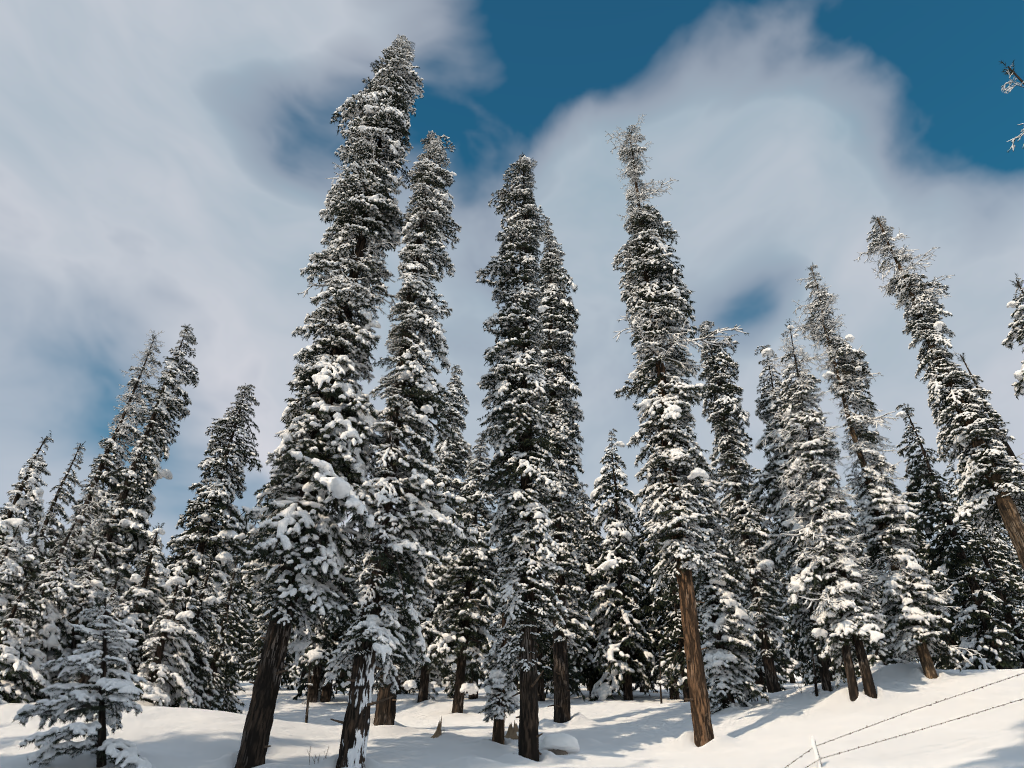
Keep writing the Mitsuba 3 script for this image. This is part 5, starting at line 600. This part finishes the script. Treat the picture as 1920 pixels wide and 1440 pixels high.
    {'name': 'fir_tree_121', 'label': 'tall snowy fir standing out of view beside the photographer, its shadow falling on the foreground', 'base': (np.float64(-13.03), np.float64(0.65), 0.24), 'top': (np.float64(-13.03), np.float64(0.65), 18.55), 'r0': 0.2, 'profile': [(0.06, 1.3, 1.3), (0.4, 1.1700000000000002, 1.1700000000000002), (0.8, 0.65, 0.65), (0.98, 0.12, 0.12)], 'style': {'full': 0.7, 'dark': 0.3}, 'lod': 2, 'crown_group': 'firs out of view beside the photographer', 'thin': 0.85},
    {'name': 'fir_tree_122', 'label': 'tall snowy fir standing out of view beside the photographer, its shadow falling on the foreground', 'base': (np.float64(-12.06), np.float64(0.58), 0.16), 'top': (np.float64(-12.06), np.float64(0.58), 17.96), 'r0': 0.2, 'profile': [(0.06, 1.2, 1.2), (0.4, 1.08, 1.08), (0.8, 0.6, 0.6), (0.98, 0.12, 0.12)], 'style': {'full': 0.7, 'dark': 0.3}, 'lod': 2, 'crown_group': 'firs out of view beside the photographer', 'thin': 0.85},
    {'name': 'fir_tree_123', 'label': 'tall snowy fir standing out of view beside the photographer, its shadow falling on the foreground', 'base': (np.float64(-11.01), np.float64(0.49), 0.14), 'top': (np.float64(-11.01), np.float64(0.49), 18.6), 'r0': 0.2, 'profile': [(0.06, 1.2, 1.2), (0.4, 1.08, 1.08), (0.8, 0.6, 0.6), (0.98, 0.12, 0.12)], 'style': {'full': 0.7, 'dark': 0.3}, 'lod': 2, 'crown_group': 'firs out of view beside the photographer', 'thin': 0.85},
    {'name': 'fir_tree_124', 'label': 'tall snowy fir standing out of view beside the photographer, its shadow falling on the foreground', 'base': (np.float64(-17.59), np.float64(2.72), 0.95), 'top': (np.float64(-17.59), np.float64(2.72), 13.37), 'r0': 0.2, 'profile': [(0.06, 1.8, 1.8), (0.4, 1.62, 1.62), (0.8, 0.9, 0.9), (0.98, 0.12, 0.12)], 'style': {'full': 0.7, 'dark': 0.3}, 'lod': 2, 'crown_group': 'firs out of view beside the photographer', 'thin': 0.85},
    {'name': 'fir_tree_125', 'label': 'tall snowy fir standing out of view beside the photographer, its shadow falling on the foreground', 'base': (np.float64(-15.52), np.float64(3.26), 1.08), 'top': (np.float64(-15.52), np.float64(3.26), 12.68), 'r0': 0.2, 'profile': [(0.06, 1.8, 1.8), (0.4, 1.62, 1.62), (0.8, 0.9, 0.9), (0.98, 0.12, 0.12)], 'style': {'full': 0.7, 'dark': 0.3}, 'lod': 2, 'crown_group': 'firs out of view beside the photographer', 'thin': 0.85},
    {'name': 'fir_tree_126', 'label': 'tall snowy fir standing out of view beside the photographer, its shadow falling on the foreground', 'base': (np.float64(-14.26), np.float64(2.79), 0.93), 'top': (np.float64(-14.26), np.float64(2.79), 12.92), 'r0': 0.2, 'profile': [(0.06, 1.7, 1.7), (0.4, 1.53, 1.53), (0.8, 0.85, 0.85), (0.98, 0.12, 0.12)], 'style': {'full': 0.7, 'dark': 0.3}, 'lod': 2, 'crown_group': 'firs out of view beside the photographer', 'thin': 0.85},
    {'name': 'fir_tree_127', 'label': 'tall snowy fir standing out of view beside the photographer, its shadow falling on the foreground', 'base': (np.float64(-13.73), np.float64(1.85), 0.64), 'top': (np.float64(-13.73), np.float64(1.85), 13.31), 'r0': 0.2, 'profile': [(0.06, 1.7, 1.7), (0.4, 1.53, 1.53), (0.8, 0.85, 0.85), (0.98, 0.12, 0.12)], 'style': {'full': 0.7, 'dark': 0.3}, 'lod': 2, 'crown_group': 'firs out of view beside the photographer', 'thin': 0.85},
    {'name': 'fir_tree_128', 'label': 'tall snowy fir standing out of view beside the photographer, its shadow falling on the foreground', 'base': (np.float64(-12.26), np.float64(1.08), 0.33), 'top': (np.float64(-12.26), np.float64(1.08), 13.34), 'r0': 0.2, 'profile': [(0.06, 1.6, 1.6), (0.4, 1.4400000000000002, 1.4400000000000002), (0.8, 0.8, 0.8), (0.98, 0.12, 0.12)], 'style': {'full': 0.7, 'dark': 0.3}, 'lod': 2, 'crown_group': 'firs out of view beside the photographer', 'thin': 0.85},
    {'name': 'fir_tree_129', 'label': 'tall snowy fir standing out of view beside the photographer, its shadow falling on the foreground', 'base': (np.float64(-11.0), np.float64(0.11), 0.02), 'top': (np.float64(-11.0), np.float64(0.11), 13.51), 'r0': 0.2, 'profile': [(0.06, 1.6, 1.6), (0.4, 1.4400000000000002, 1.4400000000000002), (0.8, 0.8, 0.8), (0.98, 0.12, 0.12)], 'style': {'full': 0.7, 'dark': 0.3}, 'lod': 2, 'crown_group': 'firs out of view beside the photographer', 'thin': 0.85},
    {'name': 'fir_tree_130', 'label': 'tall snowy fir standing out of view beside the photographer, its shadow falling on the foreground', 'base': (np.float64(-9.83), np.float64(1.04), 0.3), 'top': (np.float64(-9.83), np.float64(1.04), 14.13), 'r0': 0.2, 'profile': [(0.06, 1.7, 1.7), (0.4, 1.53, 1.53), (0.8, 0.85, 0.85), (0.98, 0.12, 0.12)], 'style': {'full': 0.7, 'dark': 0.3}, 'lod': 2, 'crown_group': 'firs out of view beside the photographer', 'thin': 0.85},
    {'name': 'fir_tree_131', 'label': 'tall snowy fir standing out of view beside the photographer, its shadow falling on the foreground', 'base': (np.float64(-9.01), np.float64(0.69), 0.18), 'top': (np.float64(-9.01), np.float64(0.69), 14.89), 'r0': 0.2, 'profile': [(0.06, 1.6, 1.6), (0.4, 1.4400000000000002, 1.4400000000000002), (0.8, 0.8, 0.8), (0.98, 0.12, 0.12)], 'style': {'full': 0.7, 'dark': 0.3}, 'lod': 2, 'crown_group': 'firs out of view beside the photographer', 'thin': 0.85},
    {'name': 'fir_tree_132', 'label': 'tall snowy fir standing out of view beside the photographer, its shadow falling on the foreground', 'base': (np.float64(-18.22), np.float64(3.26), 1.1), 'top': (np.float64(-18.22), np.float64(3.26), 12.62), 'r0': 0.2, 'profile': [(0.06, 1.9, 1.9), (0.4, 1.71, 1.71), (0.8, 0.95, 0.95), (0.98, 0.12, 0.12)], 'style': {'full': 0.7, 'dark': 0.3}, 'lod': 2, 'crown_group': 'firs out of view beside the photographer', 'thin': 0.85},
    {'name': 'fir_tree_133', 'label': 'tall snowy fir standing out of view beside the photographer, its shadow falling on the foreground', 'base': (np.float64(-7.53), np.float64(-6.05), -1.99), 'top': (np.float64(-7.53), np.float64(-6.05), 25.37), 'r0': 0.2, 'profile': [(0.06, 2.0, 2.0), (0.4, 1.8, 1.8), (0.8, 1.0, 1.0), (0.98, 0.12, 0.12)], 'style': {'full': 0.7, 'dark': 0.3}, 'lod': 2, 'crown_group': 'firs out of view beside the photographer', 'thin': 0.85},
    {'name': 'fir_tree_134', 'label': 'tall snowy fir standing out of view beside the photographer, its shadow falling on the foreground', 'base': (np.float64(-8.26), np.float64(-7.3), -1.98), 'top': (np.float64(-8.26), np.float64(-7.3), 23.84), 'r0': 0.2, 'profile': [(0.06, 2.2, 2.2), (0.4, 1.9800000000000002, 1.9800000000000002), (0.8, 1.1, 1.1), (0.98, 0.12, 0.12)], 'style': {'full': 0.7, 'dark': 0.3}, 'lod': 2, 'crown_group': 'firs out of view beside the photographer', 'thin': 0.85},
    {'name': 'fir_tree_135', 'label': 'tall snowy fir standing out of view beside the photographer, its shadow falling on the foreground', 'base': (np.float64(-9.19), np.float64(-8.36), -1.97), 'top': (np.float64(-9.19), np.float64(-8.36), 22.34), 'r0': 0.2, 'profile': [(0.06, 2.1, 2.1), (0.4, 1.8900000000000001, 1.8900000000000001), (0.8, 1.05, 1.05), (0.98, 0.12, 0.12)], 'style': {'full': 0.7, 'dark': 0.3}, 'lod': 2, 'crown_group': 'firs out of view beside the photographer', 'thin': 0.85},
    {'name': 'fir_tree_136', 'label': 'tall snowy fir standing out of view beside the photographer, its shadow falling on the foreground', 'base': (np.float64(-9.24), np.float64(-8.48), -1.97), 'top': (np.float64(-9.24), np.float64(-8.48), 20.26), 'r0': 0.2, 'profile': [(0.06, 2.0, 2.0), (0.4, 1.8, 1.8), (0.8, 1.0, 1.0), (0.98, 0.12, 0.12)], 'style': {'full': 0.7, 'dark': 0.3}, 'lod': 2, 'crown_group': 'firs out of view beside the photographer', 'thin': 0.85},
    {'name': 'fir_tree_137', 'label': 'tall snowy fir standing out of view beside the photographer, its shadow falling on the foreground', 'base': (np.float64(-7.71), np.float64(-6.62), -2.01), 'top': (np.float64(-7.71), np.float64(-6.62), 22.18), 'r0': 0.2, 'profile': [(0.06, 1.8, 1.8), (0.4, 1.62, 1.62), (0.8, 0.9, 0.9), (0.98, 0.12, 0.12)], 'style': {'full': 0.7, 'dark': 0.3}, 'lod': 2, 'crown_group': 'firs out of view beside the photographer', 'thin': 0.85},
]
# --- trees end
for q, tr in enumerate(TREES):
    conifer(seed=1000 + 17 * q, **tr)

# ---------------------------------------------------------------- things on the snow
# --- things begin
FENCE = dict(post=((4.454, 11.627, 3.89), (4.428, 11.637, 4.241)), far_post=((9.349, 11.796, 4.633), (9.349, 11.796, 5.814)), wires=[[(3.562, 11.303, 3.658), (4.423, 11.639, 4.156), (5.971, 11.774, 4.674), (7.936, 11.717, 5.259), (9.349, 11.796, 5.714)], [(3.791, 11.334, 3.667), (4.478, 11.618, 3.998), (6.033, 11.742, 4.415), (7.828, 11.789, 4.901), (9.217, 11.899, 5.299)]])
BOULDER = (0.888, 13.897, 4.478); STUMPS = [(-1.317, 15.014, 4.953), (0.117, 15.634, 5.092)]; STEMS = [(-2.754, 11.778, 3.834), (7.106, 18.872, 6.937)]
# --- things end
def noisy(m, amount, freq, seed):
    v, f = np.array(m.vertices), np.array(m.faces)
    n = m.vertex_normals
    return v + np.array(n) * ((meshkit.fbm(v * freq + seed, 3, seed) - .5) * 2 * amount)[:, None], f

def build_fence():
    name = 'barbed_wire_fence'
    labels[name] = {'label': 'frosted barbed wire fence climbing the snow slope at the lower right', 'category': 'fence'}
    rng = np.random.default_rng(5)
    for k, (a, b) in enumerate((FENCE['post'], FENCE['far_post'])):
        a, b = np.array(a) - [0, 0, .5], np.array(b)
        pts = a + (b - a) * np.linspace(0, 1, 12)[:, None] + rng.normal(0, .006, (12, 3))
        v, f = tube(pts, .026 + .006 * rng.random(12), 8)
        scene[f'{name}__post' + (f'_{k:03d}' if k else '')] = mikit.ply((v, f), 'dead_wood', smooth=True)
        rime = pts[5:] + [-.012, -.012, .004]
        v, f = tube(np.vstack([rime, rime[-1] + [0, 0, .05]]), np.append(.024 + .007 * rng.random(len(rime)), .014), 8)
        scene[f'{name}__post' + (f'_{k:03d}' if k else '') + '__rime'] = mikit.ply((v, f), 'snow', smooth=True)
    q = 0
    for k, w in enumerate(FENCE['wires']):
        w = np.array(w)
        s = np.concatenate([[0], np.cumsum(np.linalg.norm(np.diff(w, axis=0), axis=1))])
        t = np.arange(0, s[-1], .03)
        c = np.stack([np.interp(t, s, w[:, j]) for j in range(3)], 1)
        sag = np.zeros(len(t))
        for j in range(len(s) - 1):
            m = (t >= s[j]) & (t <= s[j + 1]); u = (t[m] - s[j]) / (s[j + 1] - s[j]); sag[m] = 0
        c[:, 2] -= sag
        strands, ang = [], t * 60
        V, F, n = [], [], 0
        for ph in (0, math.pi):
            p = c + np.stack([0 * t, .0028 * np.cos(ang + ph), .0028 * np.sin(ang + ph)], 1) + rng.normal(0, .0012, c.shape)
            v, f = tube(p, .0028, 5); V.append(v); F.append(f + n); n += len(v)
        scene[f'{name}__wire' + (f'_{k:03d}' if k else '')] = mikit.ply((np.vstack(V), np.vstack(F)), 'wire_metal', smooth=True)
        for d in np.arange(.12 + .07 * k, s[-1] - .05, .155):
            p = np.array([np.interp(d + rng.normal(0, .01), t, c[:, j]) for j in range(3)])
            V, F, n = [], [], 0
            for e in range(2):
                u = rng.normal(size=3); u /= np.linalg.norm(u)
                v, f = tube([p - u * .018, p - u * .004, p + u * .004, p + u * .018], [.0015, .0062, .0062, .0015], 5); V.append(v); F.append(f + n); n += len(v)
            scene[f'{name}__barb' + (f'_{q:03d}' if q else '')] = mikit.ply((np.vstack(V), np.vstack(F)), 'wire_metal'); q += 1
        V, F, n = [], [], 0
        for d in np.arange(.05, s[-1] - .1, .1):
            if rng.random() < (.85 if d < 1.3 else .38):
                L = rng.uniform(.03, .09)
                p = np.array([[np.interp(x, t, c[:, j]) for j in range(3)] for x in np.linspace(d, d + L, 4)]) + [0, 0, .007]
                v, f = tube(p, [.002, .006, .006, .002], 5); V.append(v); F.append(f + n); n += len(v)
        scene[f'{name}__wire' + (f'_{k:03d}' if k else '') + '__rime'] = mikit.ply((np.vstack(V), np.vstack(F)), 'snow', smooth=True)
        labels[f'{name}__wire' + (f'_{k:03d}' if k else '') + '__rime'] = {'kind': 'stuff'}
build_fence()

def build_boulder():
    p = np.array(BOULDER)
    m = trimesh.creation.icosphere(subdivisions=4, radius=1)
    m.apply_scale([.20, .16, .15])
    scene['boulder__stone'] = mikit.ply((lambda v, f: (v + p + [-.05, .06, .0], f))(*noisy(m, .035, 9, 4)), 'rock', smooth=35)
    m = trimesh.creation.icosphere(subdivisions=4, radius=1)
    v, f = noisy(m, .10, 1.6, 8)
    v[:, 2] = np.where(v[:, 2] < 0, v[:, 2] * .25, v[:, 2])
    scene['boulder__snow_cap'] = mikit.ply((v * [.36, .30, .26] + p + [.02, .12, .10], f), 'snow', smooth=True)
    labels['boulder'] = {'label': 'dark boulder peeping out from under a round cap of snow beside the black trunk', 'category': 'boulder'}
build_boulder()

def build_stump(k, label, h, r, snowy):
    name = 'tree_stump' + (f'_{k:03d}' if k else '')
    p = np.array(STUMPS[k]); rng = np.random.default_rng(40 + k)
    th = np.linspace(0, 2 * np.pi, 37); hs = np.linspace(-.15, 1, 26)
    jag = meshkit.noise(np.stack([np.cos(th) * 2.2, np.sin(th) * 2.2, 0 * th], -1), 60 + k) ** 1.6
    V = []
    for u in hs:
        hh = u * h * (.35 + .9 * jag) if u > 0 else u * h
        rr = r * (1 + .5 * math.exp(-max(u, 0) * 4)) * (1 - .55 * max(u, 0)) * (1 + .14 * np.sin(9 * th + 2 * u) + .1 * meshkit.noise(np.stack([np.cos(th) * 4, np.sin(th) * 4, 0 * th + u * 3], -1), 3))
        V.append(np.stack([rr * np.cos(th) + .12 * h * u * (k == 0), rr * np.sin(th), 0 * th + hh], -1))
    n1 = len(th)
    V = np.vstack(V + [np.array([[.05 * h, 0, h * .3]])])
    i, j = np.meshgrid(np.arange(len(hs) - 1), np.arange(n1 - 1), indexing='ij'); a = i * n1 + j
    q = np.stack([a, a + 1, a + n1 + 1, a + n1], -1).reshape(-1, 4)
    last = (len(hs) - 1) * n1 + np.arange(n1 - 1)
    f = np.vstack([q[:, [0, 1, 2]], q[:, [0, 2, 3]], np.stack([last, last + 1, 0 * last + len(V) - 1], 1)])
    scene[f'{name}__wood'] = mikit.ply((V + p, f), 'pale_wood', smooth=40)
    v, f = blob(rng, snowy, 77 + k)
    scene[f'{name}__snow_cap'] = mikit.ply((v + p + [.10, .04, h * .55 if k == 0 else h * .42], f), 'snow', smooth=True)
    labels[name] = {'label': label, 'category': 'stump'}
build_stump(0, 'small splintered stump sticking out of the sunlit snow in the clearing', .34, .07, .09)
build_stump(1, 'pale broken stump under snow, touching the sunlit stub of trunk', .30, .13, .20)

def build_stems():
    for k, p in enumerate(STEMS):
        rng = np.random.default_rng(90 + k); V, F, n = [], [], 0
        for q in range(5):
            a = rng.uniform(0, 6.28); d = np.array([math.cos(a) * .25, math.sin(a) * .25, 1.]); c = np.array(p) + rng.normal(0, .05, 3) * [1, 1, 0] - [0, 0, .08]
            L = rng.uniform(.22, .42)
            pts = c + d * np.linspace(0, L, 6)[:, None] + np.stack([.04 * np.sin(np.linspace(0, 2.5, 6)) * math.cos(a), 0 * np.arange(6), 0 * np.arange(6)], 1)
            for pp, rr in ((pts, .004), (pts[3] + (np.array([-d[1] * 2, d[0] * 2, .7]) * np.linspace(0, .12, 4)[:, None]), .0025)):
                v, f = tube(pp, rr, 5); V.append(v); F.append(f + n); n += len(v)
        name = 'dry_stems' + (f'_{k:03d}' if k else '')
        scene[name] = mikit.ply((np.vstack(V), np.vstack(F)), 'dead_wood')
        labels[name] = {'label': ('thin dry stems poking through the shaded snow left of the snow plastered trunk', 'thin dry stems poking through the snow below the slim trunks')[k], 'category': 'dry stems'}
build_stems()
